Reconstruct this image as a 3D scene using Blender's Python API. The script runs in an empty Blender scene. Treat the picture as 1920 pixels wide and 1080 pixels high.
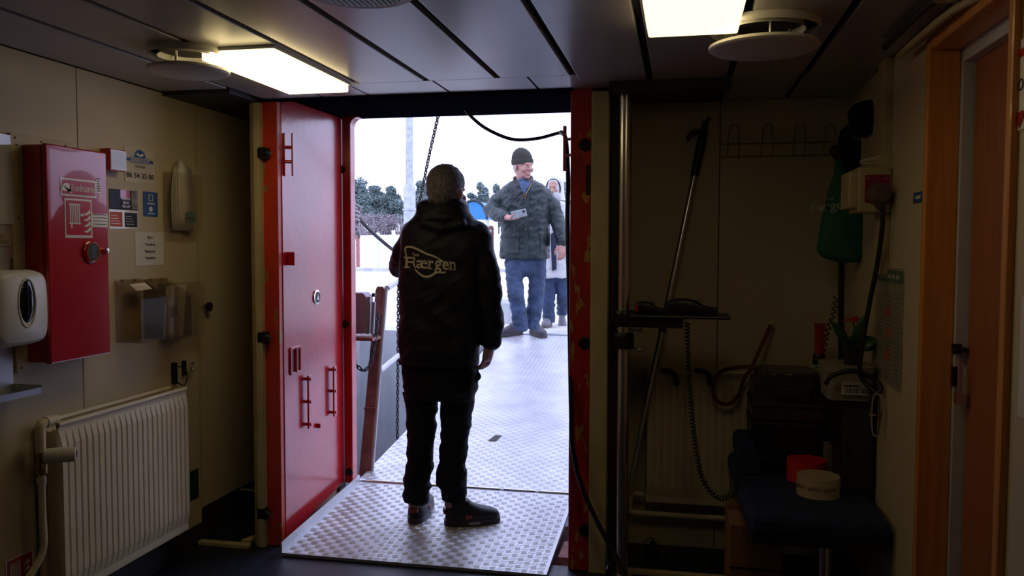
import bpy, math, random
from mathutils import Vector, Matrix, noise
from mathutils.bvhtree import BVHTree

random.seed(7)
S = bpy.context.scene
COL = S.collection
V = Vector

# ------------------------------------------------------------------ camera
FPX = 1550.0
YAW, PITCH, ROLL = .202, .0505, .0023
CAM = V((0, 0, 1.45))
fwd = V((-math.sin(YAW)*math.cos(PITCH), math.cos(YAW)*math.cos(PITCH), -math.sin(PITCH)))
rt = V((math.cos(YAW), math.sin(YAW), 0))
upv = rt.cross(fwd)
cr, sr = math.cos(ROLL), math.sin(ROLL)
rt, upv = rt*cr + upv*sr, -rt*sr + upv*cr
cd = bpy.data.cameras.new('camera'); cam = bpy.data.objects.new('camera', cd); COL.objects.link(cam)
m = Matrix((rt, upv, -fwd)).transposed().to_4x4(); m.translation = CAM
cam.matrix_world = m
cd.sensor_width = 36; cd.lens = FPX/1920*36; cd.clip_start = .02; cd.clip_end = 600
S.camera = cam

# ------------------------------------------------------------------ light
W = bpy.data.worlds.new('overcast_sky'); S.world = W; W.use_nodes = True
nt = W.node_tree; nt.nodes.clear()
bg = nt.nodes.new('ShaderNodeBackground'); wo = nt.nodes.new('ShaderNodeOutputWorld')
tc = nt.nodes.new('ShaderNodeTexCoord'); nz = nt.nodes.new('ShaderNodeTexNoise'); rp = nt.nodes.new('ShaderNodeValToRGB')
nz.inputs['Scale'].default_value = 1.6; nz.inputs['Detail'].default_value = 4
rp.color_ramp.elements[0].color = (.60, .65, 1.0, 1); rp.color_ramp.elements[1].color = (.67, .72, 1.04, 1)
nt.links.new(tc.outputs['Generated'], nz.inputs['Vector']); nt.links.new(nz.outputs['Fac'], rp.inputs['Fac'])
nt.links.new(rp.outputs['Color'], bg.inputs['Color']); nt.links.new(bg.outputs[0], wo.inputs[0])
bg.inputs['Strength'].default_value = 2.7
S.view_settings.view_transform = 'Standard'; S.view_settings.look = 'None'
S.view_settings.gamma = 1; S.view_settings.use_curve_mapping = False
S.view_settings.exposure = 0.0
LAMP_L = 4.0      # radiance of the left ceiling light
LAMP_R = 2.4      # radiance of the right ceiling light

# ------------------------------------------------------------------ geometry helpers
def ray(x, y): return fwd + rt*((x-960)/FPX) - upv*((y-540)/FPX)
def onX(x, y, X): d = ray(x, y); return CAM + d*(X/d.x)
def onY(x, y, Y): d = ray(x, y); return CAM + d*(Y/d.y)
def onZ(x, y, Z): d = ray(x, y); return CAM + d*((Z-CAM.z)/d.z)
def onP(x, y, n, p0): d = ray(x, y); return CAM + d*((p0-CAM).dot(n)/d.dot(n))
def rx(x0, x1, yt, yb, X):
    ym, xm = (yt+yb)/2, (x0+x1)/2
    a, b = onX(x0, ym, X).y, onX(x1, ym, X).y
    return min(a, b), max(a, b), onX(xm, yb, X).z, onX(xm, yt, X).z
def ry(x0, x1, yt, yb, Y):
    ym, xm = (yt+yb)/2, (x0+x1)/2
    return onY(x0, ym, Y).x, onY(x1, ym, Y).x, onY(xm, yb, Y).z, onY(xm, yt, Y).z

def spline(pts, n=8):
    pts = [V(p) for p in pts]; out = []
    P = [pts[0]*2-pts[1]] + pts + [pts[-1]*2-pts[-2]]
    for i in range(1, len(P)-2):
        for k in range(n):
            t = k/n; a, b, c, d = P[i-1], P[i], P[i+1], P[i+2]
            out.append(.5*((2*b)+(c-a)*t+(2*a-5*b+4*c-d)*t*t+(3*b-a-3*c+d)*t**3))
    out.append(pts[-1]); return out

class MB:
    def __init__(s): s.v = []; s.f = []
    def add(s, vs, fs):
        o = len(s.v); s.v += [V(a) for a in vs]; s.f += [tuple(o+i for i in f) for f in fs]; return s
    def obox(s, c, ax, ay, az):
        c = V(c); ax, ay, az = V(ax), V(ay), V(az)
        vs = [c+ax*i+ay*j+az*k for i in (-1, 1) for j in (-1, 1) for k in (-1, 1)]
        fs = [(0,1,3,2),(4,6,7,5),(0,4,5,1),(2,3,7,6),(0,2,6,4),(1,5,7,3)]
        if ax.cross(ay).dot(az) < 0: fs = [f[::-1] for f in fs]
        return s.add(vs, fs)
    def box(s, x0, x1, y0, y1, z0, z1):
        return s.obox(((x0+x1)/2, (y0+y1)/2, (z0+z1)/2), ((x1-x0)/2, 0, 0), (0, (y1-y0)/2, 0), (0, 0, (z1-z0)/2))
    def prism(s, pts, ext):
        pts = [V(p) for p in pts]; ext = V(ext); n = len(pts)
        nn = V((0, 0, 0))
        for i in range(n): nn += pts[i].cross(pts[(i+1) % n])
        if nn.dot(ext) > 0: pts.reverse()
        fs = [tuple(range(n)), tuple(range(2*n-1, n-1, -1))] + [(i, n+i, n+(i+1) % n, (i+1) % n) for i in range(n)]
        fs = [f if k < 2 else f for k, f in enumerate(fs)]
        return s.add(pts+[p+ext for p in pts], fs)
    def rings(s, R, closed=False, cap=True):
        n = len(R[0]); vs = [p for r in R for p in r]; fs = []
        m_ = len(R)
        for i in range(m_ if closed else m_-1):
            a, b = i*n, ((i+1) % m_)*n
            for k in range(n):
                k2 = (k+1) % n; fs.append((a+k, a+k2, b+k2, b+k))
        if cap and not closed:
            fs.append(tuple(range(n-1, -1, -1))); fs.append(tuple(range((m_-1)*n, m_*n)))
        return s.add(vs, fs)
    def tube(s, pts, r, seg=10, closed=False, flat=1.0, up=None):
        pts = [V(p) for p in pts]; n = len(pts)
        rr = r if isinstance(r, (list, tuple)) else [r]*n
        if len(rr) != n: rr = [rr[0]+(rr[-1]-rr[0])*i/(n-1) for i in range(n)]
        R = []; u = None
        for i in range(n):
            a = pts[(i-1) % n] if (closed or i > 0) else pts[0]; b = pts[(i+1) % n] if (closed or i < n-1) else pts[-1]
            t = (b-a).normalized() if (b-a).length > 1e-9 else V((0, 0, 1))
            if u is None:
                w = V(up) if up else (V((0, 0, 1)) if abs(t.z) < .9 else V((1, 0, 0)))
                u = (w-t*w.dot(t)).normalized()
            else: u = (u-t*u.dot(t)).normalized()
            v = t.cross(u)
            R.append([pts[i]+(u*math.cos(q)+v*math.sin(q)*flat)*rr[i] for q in [2*math.pi*k/seg for k in range(seg)]])
        return s.rings(R, closed)
    def capsule(s, pts, rr, seg=12):
        s.tube(pts, rr, seg); s.ball(pts[0], rr[0], seg); s.ball(pts[-1], rr[-1], seg); return s
    def lathe(s, prof, o, ax=(0, 0, 1), seg=24, cap=True):
        o = V(o); ax = V(ax).normalized(); w = V((1, 0, 0)) if abs(ax.x) < .8 else V((0, 1, 0))
        u = (w-ax*w.dot(ax)).normalized(); v = ax.cross(u)
        return s.rings([[o+ax*h+(u*math.cos(q)+v*math.sin(q))*r for q in [2*math.pi*k/seg for k in range(seg)]] for r, h in prof], cap=cap)
    def ball(s, c, r, seg=12): return s.ell(c, (r, 0, 0), (0, r, 0), (0, 0, r), seg)
    def ell(s, c, a, b, d, seg=14):
        c, a, b, d = V(c), V(a), V(b), V(d); R = []; m_ = max(6, seg//2+2)
        for i in range(m_+1):
            t = math.pi*(i+.02)/(m_+.04); R.append([c-d*math.cos(t)+(a*math.cos(q)+b*math.sin(q))*math.sin(t) for q in [2*math.pi*k/seg for k in range(seg)]])
        if a.cross(b).dot(d) < 0: R = [r[::-1] for r in R]
        return s.rings(R)
    def sect(s, L, p=2.4, seg=28):
        """L: (centre, u half axis, v half axis); super-ellipse rings"""
        R = []
        for c, u, v in L:
            c, u, v = V(c), V(u), V(v); r = []
            for k in range(seg):
                q = 2*math.pi*k/seg; co, si = math.cos(q), math.sin(q)
                r.append(c+u*math.copysign(abs(co)**(2/p), co)+v*math.copysign(abs(si)**(2/p), si))
            R.append(r)
        return s.rings(R)
    def torus(s, c, ax, R, r, seg=20, s2=8):
        c = V(c); ax = V(ax).normalized(); w = V((1, 0, 0)) if abs(ax.x) < .8 else V((0, 1, 0))
        u = (w-ax*w.dot(ax)).normalized(); v = ax.cross(u)
        return s.tube([c+(u*math.cos(q)+v*math.sin(q))*R for q in [2*math.pi*k/seg for k in range(seg)]], r, s2, closed=True)
    def build(s, name, mat, parent=None, smooth=False, bev=0, label=None, cat=None, group=None, kind=None, sharp=40):
        me = bpy.data.meshes.new(name); o = bpy.data.objects.new(name, me); COL.objects.link(o)
        if parent is not None: org = wl(parent); o.parent = parent
        else:
            xs = [p.x for p in s.v]; ys = [p.y for p in s.v]; zs = [p.z for p in s.v]
            org = V(((min(xs)+max(xs))/2, (min(ys)+max(ys))/2, min(zs))); o.location = org
        me.from_pydata([p-org for p in s.v], [], s.f); me.update()
        me.materials.append(mat)
        if smooth:
            me.polygons.foreach_set('use_smooth', [True]*len(me.polygons)); me.set_sharp_from_angle(angle=math.radians(sharp))
        if bev:
            b = o.modifiers.new('bevel', 'BEVEL'); b.width = bev; b.segments = 2; b.limit_method = 'ANGLE'; b.harden_normals = False
        if label: o['label'] = label
        if cat: o['category'] = cat
        if group: o['group'] = group
        if kind: o['kind'] = kind
        return o

def wl(o):
    p = V((0, 0, 0))
    while o is not None: p += o.location; o = o.parent
    return p
def thing(name, label, cat, loc, group=None):
    o = bpy.data.objects.new(name, None); COL.objects.link(o); o.location = V(loc); o.empty_display_size = .1
    o['label'] = label; o['category'] = cat
    if group: o['group'] = group
    return o
def struct(name, mb, mat, parent=None, **k):
    o = mb.build(name, mat, parent, **k)
    if parent is None: o['kind'] = 'structure'
    return o
def frame(name, loc=(0, 0, 0)):
    o = bpy.data.objects.new(name, None); COL.objects.link(o); o.location = V(loc); o['kind'] = 'structure'; return o

def letter(s, cx, ux, uy, w, h, mat, parent, name='lettering', off=.0012, bold=0., keep=False, raw=False, label=None):
    """flat print: text fitted to a w x h box centred at cx, running along ux with uy up"""
    cu = bpy.data.curves.new('t', 'FONT'); cu.body = s; cu.align_x = 'CENTER'; cu.offset = bold; cu.resolution_u = 3
    cu.space_line = 1.15
    ob = bpy.data.objects.new('t', cu); COL.objects.link(ob)
    me = bpy.data.meshes.new_from_object(ob.evaluated_get(bpy.context.evaluated_depsgraph_get()))
    bpy.data.objects.remove(ob); bpy.data.curves.remove(cu)
    if not len(me.vertices): return None
    xs = [v.co.x for v in me.vertices]; ys = [v.co.y for v in me.vertices]
    x0, x1, y0, y1 = min(xs), max(xs), min(ys), max(ys)
    sx = w/(x1-x0); sy = h/(y1-y0)
    if keep: sx = sy = min(sx, sy)
    ux, uy, cx = V(ux).normalized(), V(uy).normalized(), V(cx); n = ux.cross(uy)
    pts = [cx+ux*((v.co.x-(x0+x1)/2)*sx)+uy*((v.co.y-(y0+y1)/2)*sy)+n*off for v in me.vertices]
    fs = [tuple(p.vertices) for p in me.polygons]; bpy.data.meshes.remove(me)
    if raw: return pts, fs
    return MB().add(pts, fs).build(name, mat, parent, label=label)

# ------------------------------------------------------------------ materials
MAT = {}
def mat(name, c, rough=.6, metal=0, var=.12, vs=6, bump=0, bs=60, c2=None, th=None, ts=8, coat=0, trans=0, alpha=1, stretch=None, spec=.5, sheen=0):
    """colour c varied by noise; c2 with threshold th = worn patches"""
    m_ = bpy.data.materials.new(name); m_.use_nodes = True; t = m_.node_tree; b = t.nodes['Principled BSDF']
    b.inputs['Roughness'].default_value = rough; b.inputs['Metallic'].default_value = metal
    b.inputs['Coat Weight'].default_value = coat; b.inputs['Transmission Weight'].default_value = trans
    b.inputs['Alpha'].default_value = alpha; b.inputs['Specular IOR Level'].default_value = spec
    b.inputs['Sheen Weight'].default_value = sheen
    co = t.nodes.new('ShaderNodeTexCoord'); mp = t.nodes.new('ShaderNodeMapping'); t.links.new(co.outputs['Object'], mp.inputs['Vector'])
    if stretch: mp.inputs['Scale'].default_value = stretch
    n = t.nodes.new('ShaderNodeTexNoise'); n.inputs['Scale'].default_value = vs; n.inputs['Detail'].default_value = 5
    t.links.new(mp.outputs[0], n.inputs['Vector'])
    r = t.nodes.new('ShaderNodeValToRGB'); e = r.color_ramp.elements
    e[0].position = .3; e[1].position = .7
    e[0].color = (*[max(0, x*(1-var)) for x in c], 1); e[1].color = (*[min(1, x*(1+var)) for x in c], 1)
    t.links.new(n.outputs['Fac'], r.inputs['Fac']); out = r.outputs['Color']
    if c2:
        n2 = t.nodes.new('ShaderNodeTexNoise'); n2.inputs['Scale'].default_value = ts; n2.inputs['Detail'].default_value = 9; n2.inputs['Roughness'].default_value = .65
        t.links.new(mp.outputs[0], n2.inputs['Vector'])
        r2 = t.nodes.new('ShaderNodeValToRGB'); r2.color_ramp.elements[0].position = th; r2.color_ramp.elements[1].position = th+.02
        t.links.new(n2.outputs['Fac'], r2.inputs['Fac'])
        mx = t.nodes.new('ShaderNodeMixRGB'); mx.inputs['Color2'].default_value = (*c2, 1)
        t.links.new(r2.outputs['Color'], mx.inputs['Fac']); t.links.new(out, mx.inputs['Color1']); out = mx.outputs[0]
    t.links.new(out, b.inputs['Base Color'])
    if bump:
        n3 = t.nodes.new('ShaderNodeTexNoise'); n3.inputs['Scale'].default_value = bs; n3.inputs['Detail'].default_value = 3
        t.links.new(mp.outputs[0], n3.inputs['Vector'])
        bp = t.nodes.new('ShaderNodeBump'); bp.inputs['Strength'].default_value = bump; bp.inputs['Distance'].default_value = .01
        t.links.new(n3.outputs['Fac'], bp.inputs['Height']); t.links.new(bp.outputs[0], b.inputs['Normal'])
    MAT[name] = m_; return m_
def glow(name, c, s):
    m_ = bpy.data.materials.new(name); m_.use_nodes = True; b = m_.node_tree.nodes['Principled BSDF']
    b.inputs['Base Color'].default_value = (.8, .8, .8, 1); b.inputs['Emission Color'].default_value = (*c, 1); b.inputs['Emission Strength'].default_value = s
    return m_
cream = mat('cream_wall', (.61, .53, .36), .5, var=.05, vs=2, bump=.02, bs=40)
creamd = mat('cream_paint', (.54, .46, .26), .45, var=.12, vs=9, bump=.05)
ceilm = mat('ceiling_panel', (.40, .375, .38), .3, var=.06, vs=3, spec=.6)
gapm = mat('dark_joint', (.008, .007, .006), .6)
navyf = mat('navy_floor', (.012, .018, .035), .45, var=.3, vs=30, bump=.1, bs=200)
blackm = mat('black_plastic', (.012, .012, .013), .4, var=.2)
rubber = mat('black_rubber', (.012, .012, .015), .5, var=.2)
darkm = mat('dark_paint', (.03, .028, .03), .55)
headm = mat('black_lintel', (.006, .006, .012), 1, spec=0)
redp = mat('red_door_paint', (.52, .010, .016), .24, var=.18, vs=5, bump=.12, bs=28, c2=(.55, .30, .32), th=.74, ts=24, coat=.65)
redp.node_tree.nodes['Principled BSDF'].inputs['Coat Roughness'].default_value = .16
redj = mat('red_chipped_paint', (.42, .018, .010), .45, var=.25, vs=8, bump=.25, bs=30, c2=(.42, .27, .07), th=.575, ts=7, stretch=(2.2, 1, .8))
redo = mat('orange_red_edge', (.62, .045, .012), .4, var=.15, vs=6, bump=.15, c2=(.35, .20, .06), th=.60, ts=7, stretch=(2, 1, .8))
redc = mat('red_cabinet', (.50, .008, .014), .2, var=.08, vs=8, coat=.6)
white = mat('white_plastic', (.72, .70, .64), .35, var=.03)
paper = mat('paper', (.78, .76, .70), .7, var=.04, vs=14)
printb = mat('print_black', (.02, .02, .02), .6)
printw = mat('print_white', (.88, .87, .84), .2, var=.02, coat=.6)
printr = mat('print_red', (.55, .012, .02), .2, coat=.6)
blue = mat('print_blue', (.02, .10, .32), .5)
navy = mat('print_navy', (.012, .025, .07), .5)
orange = mat('print_orange', (.65, .10, .03), .5)
tealm = mat('print_teal', (.03, .22, .22), .5)
greenm = mat('print_green', (.01, .16, .07), .5)
steel = mat('brushed_steel', (.66, .66, .68), .28, metal=1, var=.06)
chrome = mat('polished_steel', (.75, .73, .67), .24, metal=1, var=.04)
galv = mat('galvanised_steel', (.42, .45, .48), .5, metal=.6, var=.2, vs=10)
brass = mat('worn_brass', (.30, .20, .08), .4, metal=.8)
alu = mat('tread_aluminium', (.60, .61, .64), .40, metal=.6, var=.12, vs=5, bump=.04, bs=120)
alud = mat('tread_aluminium_bars', (.72, .73, .76), .38, metal=.55, var=.1, vs=5)
def clear(name, c, rough, tr, fac):
    m_ = bpy.data.materials.new(name); m_.use_nodes = True; t = m_.node_tree; b = t.nodes['Principled BSDF']
    b.inputs['Base Color'].default_value = (*c, 1); b.inputs['Roughness'].default_value = rough
    tp = t.nodes.new('ShaderNodeBsdfTransparent'); tp.inputs['Color'].default_value = (*tr, 1)
    mx = t.nodes.new('ShaderNodeMixShader'); mx.inputs['Fac'].default_value = fac
    t.links.new(tp.outputs[0], mx.inputs[1]); t.links.new(b.outputs[0], mx.inputs[2]); t.links.new(mx.outputs[0], t.nodes['Material Output'].inputs['Surface'])
    return m_
acryl = clear('smoky_acrylic', (.24, .20, .15), .1, (.96, .93, .88), .10)
clearp = clear('clear_plastic', (.55, .52, .45), .15, (.96, .94, .90), .12)
satin = mat('satin_steel', (.75, .76, .80), .42, metal=.9, var=.05)
sleeve = clear('plastic_sleeve', (.85, .85, .9), .06, (.95, .95, .95), .5)
sleeve.node_tree.nodes['Principled BSDF'].inputs['IOR'].default_value = 1.9
woodo = mat('orange_wood', (.72, .30, .05), .4, var=.16, vs=5, stretch=(9, 9, .6), bump=.06, bs=20, coat=.2)
woodb = mat('brown_wood', (.40, .14, .045), .45, var=.14, vs=5, stretch=(9, 9, .6))
radm = mat('radiator_enamel', (.78, .69, .46), .4, var=.05, vs=7, c2=(.30, .12, .05), th=.80, ts=40)
sand = mat('pale_ground', (.62, .60, .56), .95, var=.12, vs=.6, bump=.2, bs=3)
conc = mat('grey_concrete', (.50, .52, .54), .85, var=.25, vs=3, bump=.25, bs=18, stretch=(1, 1, .35))
rust = mat('rusty_red_steel', (.36, .13, .11), .7, var=.35, vs=12, bump=.3, bs=40)
whitep = mat('white_painted_steel', (.66, .68, .72), .45, var=.08, vs=10)
# ================================================================== THE ROOM
XL, XR, YB, ZC = -2.28, .74, 4.02, 2.13      # left wall, right wall, back wall, ceiling
YF = 3.62                                     # plane of the doorway frame
YH = 4.45                                     # inside of the hull plating
floor = struct('floor', MB().box(XL-.1, XR+.3, -2.6, 3.66, -.08, 0), navyf)
MB().box(XL, -1.95, 3.66, YH, -.08, -.002).build('recess_floor', navyf, floor)
MB().box(-.31, XR+.1, 3.66, YB+.1, -.08, -.002).build('recess_floor', navyf, floor)
# ceiling planks
ceil = frame('ceiling', (0, 0, ZC))
base = MB().box(XL-.1, XR+.3, -2.6, 3.60, ZC+.03, ZC+.07).box(-.40, XR+.3, 3.60, YB+.1, ZC+.03, ZC+.07).build('backing', gapm, ceil)
jx = [onZ(200, 86, ZC).x, onZ(200, 17, ZC).x] + [onZ(x, 0, ZC).x for x in (358, 567, 773, 985, 1190, 1409, 1610)]
jx = [XL] + jx + [XR]
for i in range(len(jx)-1):
    a, b = jx[i]+.013, jx[i+1]-.013
    ye = 3.31 if i < 6 else 3.46
    MB().box(a, b, -2.5, ye-.004, ZC, ZC+.022).build('plank', ceilm, ceil, bev=.003)
jx2 = [-1.93, -1.63, -1.40, -1.02, -.62, -.30]
for i in range(len(jx2)-1):
    MB().box(jx2[i]+.005, jx2[i+1]-.005, 3.325, 3.62, ZC+.004, ZC+.018).build('plank', ceilm, ceil, bev=.002)
for i, (a, b) in enumerate(((-.28, .16), (.18, .45), (.47, XR))):
    MB().box(a, b, 3.60 if i == 0 else 3.475, YB, ZC-.002, ZC+.018).build('plank', ceilm if i else darkm, ceil, bev=.002)  # first plank coloured dark to carry the shadow over the back ceiling
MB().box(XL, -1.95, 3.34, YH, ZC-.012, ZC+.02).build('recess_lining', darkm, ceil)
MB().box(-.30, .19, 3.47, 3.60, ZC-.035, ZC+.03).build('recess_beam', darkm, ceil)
# left wall panels
wall_left = frame('wall_left', (XL, 0, 0))
MB().box(XL-.1, XL-.014, -2.6, YH, 0, ZC+.05).build('backing', gapm, wall_left)
s1 = onX(149, 400, XL).y; s2 = onX(371, 600, XL).y
for a, b in ((-2.5, .9), (.9, s1), (s1, s2), (s2, YH)):
    MB().box(XL-.014, XL, a+.002, b-.002, .17 if a == s2 else .1, ZC).build('panel', cream, wall_left, bev=.002)
MB().box(XL-.012, XL+.004, s2-.003, s2+.015, .1, ZC-.01).build('joint_strip', creamd, wall_left)
struct('baseboard_left', MB().box(XL, XL+.006, -2.5, s2, 0, .1).box(XL, XL+.004, s2, YH, 0, .168), darkm)
# right wall with the wooden doorway
wall_right = frame('wall_right', (XR, 0, 0))
ydf = onX(1735, 600, XR).y; ydn = onX(1893, 600, XR).y; zdt = onX(1735, 100, XR).z
MB().box(XR, XR+.1, ydf+.03, YB+.1, 0, ZC+.05).build('panel', cream, wall_right)
MB().box(XR, XR+.1, -2.6, ydn-.02, 0, ZC+.05).build('panel', cream, wall_right)
MB().box(XR, XR+.1, ydn-.02, ydf+.03, zdt+.04, ZC+.05).build('panel', cream, wall_right)
struct('baseboard_right', MB().box(XR-.006, XR, ydf+.02, YB, 0, .1).box(XR-.006, XR, -2.5, ydn-.03, 0, .1), darkm)
struct('trim_1', MB().box(XR-.03, XR, onX(1672, 300, XR).y, onX(1659, 300, XR).y, 1.35, ZC), creamd, bev=.002)
struct('trim_2', MB().box(XR-.008, XR-.001, onX(1640, 700, XR).y-.012, onX(1640, 700, XR).y, .1, 1.35), creamd)
# back and rear walls
wall_back = frame('wall_back', (0, YB, 0))
bj = onY(1348, 400, YB).x
MB().box(-.31, bj-.002, YB, YB+.08, 0, ZC+.05).build('panel', cream, wall_back, bev=.001)
MB().box(bj+.002, XR, YB, YB+.08, 0, ZC+.05).build('panel', cream, wall_back, bev=.001)
MB().box(-.31, XR, YB+.012, YB+.1, 0, ZC+.05).build('backing', gapm, wall_back)
struct('wall_rear', MB().box(XL-.1, XR+.3, -2.7, -2.6, 0, ZC+.1), cream)
# hull plating round the opening, seen from outside only at its edges
hull = frame('wall_hull', (0, YH, 0))
MB().box(XL-3, -1.93, YH, YH+.08, -1.2, 3.2).build('plating', darkm, hull)
MB().box(-.45, XR+3, YH, YH+.08, -1.2, 3.2).build('plating', darkm, hull)
MB().box(-1.93, -.45, YH, YH+.08, 2.27, 3.2).build('plating', darkm, hull)
MB().box(-1.93, -.45, YH-.8, YH+.0, -1.2, -.09).build('plating', rust, hull)
struct('trim_3', MB().box(XL-.2, XR+.4, -2.7, YH, ZC+.22, ZC+.27), darkm)     # deck above
# ------------------------------------------------ steel doorway
door1 = frame('door_1', (-1.2, YF, 0))
MB().prism([(-2.01, YF-.005, 0), (-1.975, YF-.035, 0), (-1.945, YF-.035, 0), (-1.945, YF+.07, 0), (-2.01, YF+.07, 0)], (0, 0, ZC-.01)).build('casing', creamd, door1, bev=.003)
MB().box(-.388, -.312, YF-.02, YF+.06, 0, ZC-.01).build('casing', creamd, door1, bev=.004)
MB().box(-.30, -.275, YF+.02, YF+.06, 0, ZC).build('casing', darkm, door1)
MB().box(-2.0, -1.95, YF+.07, YH, 0, ZC).build('recess_lining', creamd, door1)
jl = MB().box(-1.95, -1.872, YF, YF+.06, 0, ZC+.04).build('jamb', redo, door1, bev=.004)
jr = MB().box(-.482, -.388, YF, YF+.08, 0, ZC+.04).build('jamb', redj, door1, bev=.004)
MB().box(-.47, -.31, YF+.08, YH, 0, ZC+.1).build('tunnel_side', darkm, door1)
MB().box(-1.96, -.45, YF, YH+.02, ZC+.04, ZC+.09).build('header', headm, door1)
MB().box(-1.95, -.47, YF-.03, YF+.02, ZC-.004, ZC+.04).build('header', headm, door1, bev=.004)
MB().box(-.54, -.47, YF+.09, YF+.3, -.08, .02).build('sill_beam', rust, door1)
MB().box(-1.95, -.46, 3.72, YH, -.3, -.09).build('sill_beam', darkm, door1)
# hatches dogs (black clips) and holes on the jambs
for y in (288, 632, 961):
    c = onY(497, y, YF-.01); mb = MB().box(c.x-.03, c.x+.02, YF-.035, YF, c.z-.028, c.z+.028).ball(c+V((.022, -.02, 0)), .019)
    mb.build('hinge_clip', blackm, jl, smooth=True, bev=.004)
for y in (272, 643, 994):
    c = onY(1097, y, YF); MB().lathe([(.028, 0), (.028, .006), (.019, .009), (.017, .002)], c-V((0, .0, 0)), (0, -1, 0)).build('bolt_hole', gapm, jr, smooth=True)
c = onY(1103, 335, YF); MB().box(c.x-.010, c.x+.008, YF-.004, YF, c.z-.07, c.z+.06).build('slot', gapm, jr)
# leaf, swung outwards along the passage (it follows the sheer of the deck)
def leafz(y, top): t = (y-3.65)/.72; return (2.155+.045*t) if top else (.02+.085*t)
XLF = -1.868
def Lp(px, py, dx=0): return onX(px, py, XLF+dx)
leaf = MB().prism([(XLF, 3.655, leafz(3.655, 0)), (XLF, 4.365, leafz(4.365, 0)), (XLF, 4.365, 2.163), (XLF, 3.655, 2.155)], (-.05, 0, 0)).build('leaf', redp, door1, bev=.004)
# handle
mb = MB()
for px in (533,):
    a, b = Lp(px, 250), Lp(px, 330); mb.obox((a+b)/2+V((.004, 0, 0)), (.004, 0, 0), (0, .010, 0), (0, 0, (a-b).length/2))
a, b = Lp(549, 250, .035), Lp(549, 330, .035); a.y = b.y = (a.y+b.y)/2
mb.obox((a+b)/2, (.004, 0, 0), (0, .009, 0), (0, 0, (a-b).length/2))
for y in (276, 303):
    p = Lp(533, y); mb.tube([p, V((a.x, a.y, p.z))], .009, 8)
mb.build('handle', redp, leaf, bev=.002)
p = Lp(543, 484); MB().box(p.x, p.x+.035, p.y-.02, p.y+.012, p.z-.035, p.z+.03).tube([p+V((.02, 0, .02)), p+V((.02, .05, .02))], .006).build('latch', redc, leaf, bev=.003)
p = Lp(593, 557); MB().lathe([(.038, 0), (.038, .006), (.03, .008)], p, (1, 0, 0)).build('round_badge', chrome, leaf, smooth=True)
MB().lathe([(.029, .0075), (.029, .009)], p, (1, 0, 0)).build('badge_face', printb, leaf)
MB().prism([p+V((.0095, -.016, -.014)), p+V((.0095, .016, -.014)), p+V((.0095, 0, .016))], (.001, 0, 0)).build('badge_mark', printw, leaf)
p = Lp(553, 675); ww, hh = .052, .062
mb = MB()
for s_ in (-1, 1):
    mb.box(p.x, p.x+.008, p.y+s_*ww-.006, p.y+s_*ww+.006, p.z-hh, p.z+hh); mb.box(p.x, p.x+.008, p.y-ww, p.y+ww, p.z+s_*hh-.006, p.z+s_*hh+.006)
mb.box(p.x, p.x+.012, p.y-.004, p.y+.004, p.z-hh, p.z+hh)
mb.build('recess_rim', redp, leaf, bev=.002); MB().box(p.x, p.x+.0015, p.y-ww+.006, p.y+ww-.006, p.z-hh+.006, p.z+hh-.006).build('recess_back', mat('dark_red', (.16, .004, .006), .5), leaf)
for (x, y0, y1) in ((572, 703, 803), (620, 686, 780)):
    a, b = Lp(x, y0), Lp(x, y1); z0, z1 = b.z, a.z
    mb = MB().box(a.x+.018, a.x+.028, a.y-.018, a.y+.018, z0, z1)
    for z in (z0+.02, (z0+z1)/2, z1-.02): mb.tube([(a.x, a.y, z), (a.x+.034, a.y, z)], .009, 8)
    mb.build('dog_bar', redp, leaf, bev=.003)
p = Lp(597, 797); MB().box(p.x, p.x+.02, p.y-.02, p.y+.02, p.z-.012, p.z+.012).build('stop_block', redp, leaf, bev=.003)
# outer frame ring
ring = MB().box(-1.868, -1.818, 4.37, 4.44, .10, 2.24).build('outer_frame', redp, door1, bev=.006)
MB().prism([(-1.818, 4.37, 2.24), (-1.818, 4.37, 2.12)]+[(-1.818+.045*(1-math.cos(q)), 4.37, 2.165+.045*math.sin(q)-.045) for q in [math.pi/2*k/6 for k in range(1, 7)]]+[(-1.773, 4.37, 2.24)], (0, .07, 0)).build('outer_frame', redp, door1)
MB().box(-1.775, -.46, 4.37, 4.44, 2.205, 2.25).build('outer_frame', headm, door1)
for x, y in ((641, 318), (648, 608), (655, 885)):
    c = onY(x, y, 4.37); MB().lathe([(.022, 0), (.022, .005), (.012, .006)], c, (0, -1, 0)).build('bolt_hole', gapm, ring, smooth=True)
# ------------------------------------------------ wooden doorway in the right wall
door2 = frame('door_2', (XR, (ydf+ydn)/2, 0))
wj = .082
MB().box(XR-.012, XR+wj, ydf-.0, ydf+.03, 0, zdt+.04).build('jamb', woodo, door2, bev=.006)
MB().box(XR-.018, XR+.01, ydn-.02, ydn+.018, 0, zdt+.03).build('jamb', woodo, door2, bev=.008)
MB().box(XR+.01, XR+wj, ydn-.015, ydn+.0, 0, zdt).build('jamb', woodo, door2)
MB().box(XR-.012, XR+wj, ydn, ydf, zdt-.01, zdt+.04).build('head', woodo, door2, bev=.006)
MB().box(XR+wj, XR+wj+.045, ydf-.012, ydf+.03, 0, zdt).build('steel_frame', whitep, door2, bev=.003)
MB().box(XR+wj, XR+wj+.045, ydn, ydf, zdt-.05, zdt).build('steel_frame', whitep, door2, bev=.003)
dl = MB().box(XR+wj+.03, XR+wj+.065, ydn-.1, ydf-.03, .01, zdt-.03).build('leaf', woodb, door2, bev=.002)
MB().box(XR+.07, XR+.3, ydn-.2, ydf+.2, -.05, 0).build('threshold', darkm, door2)
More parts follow.
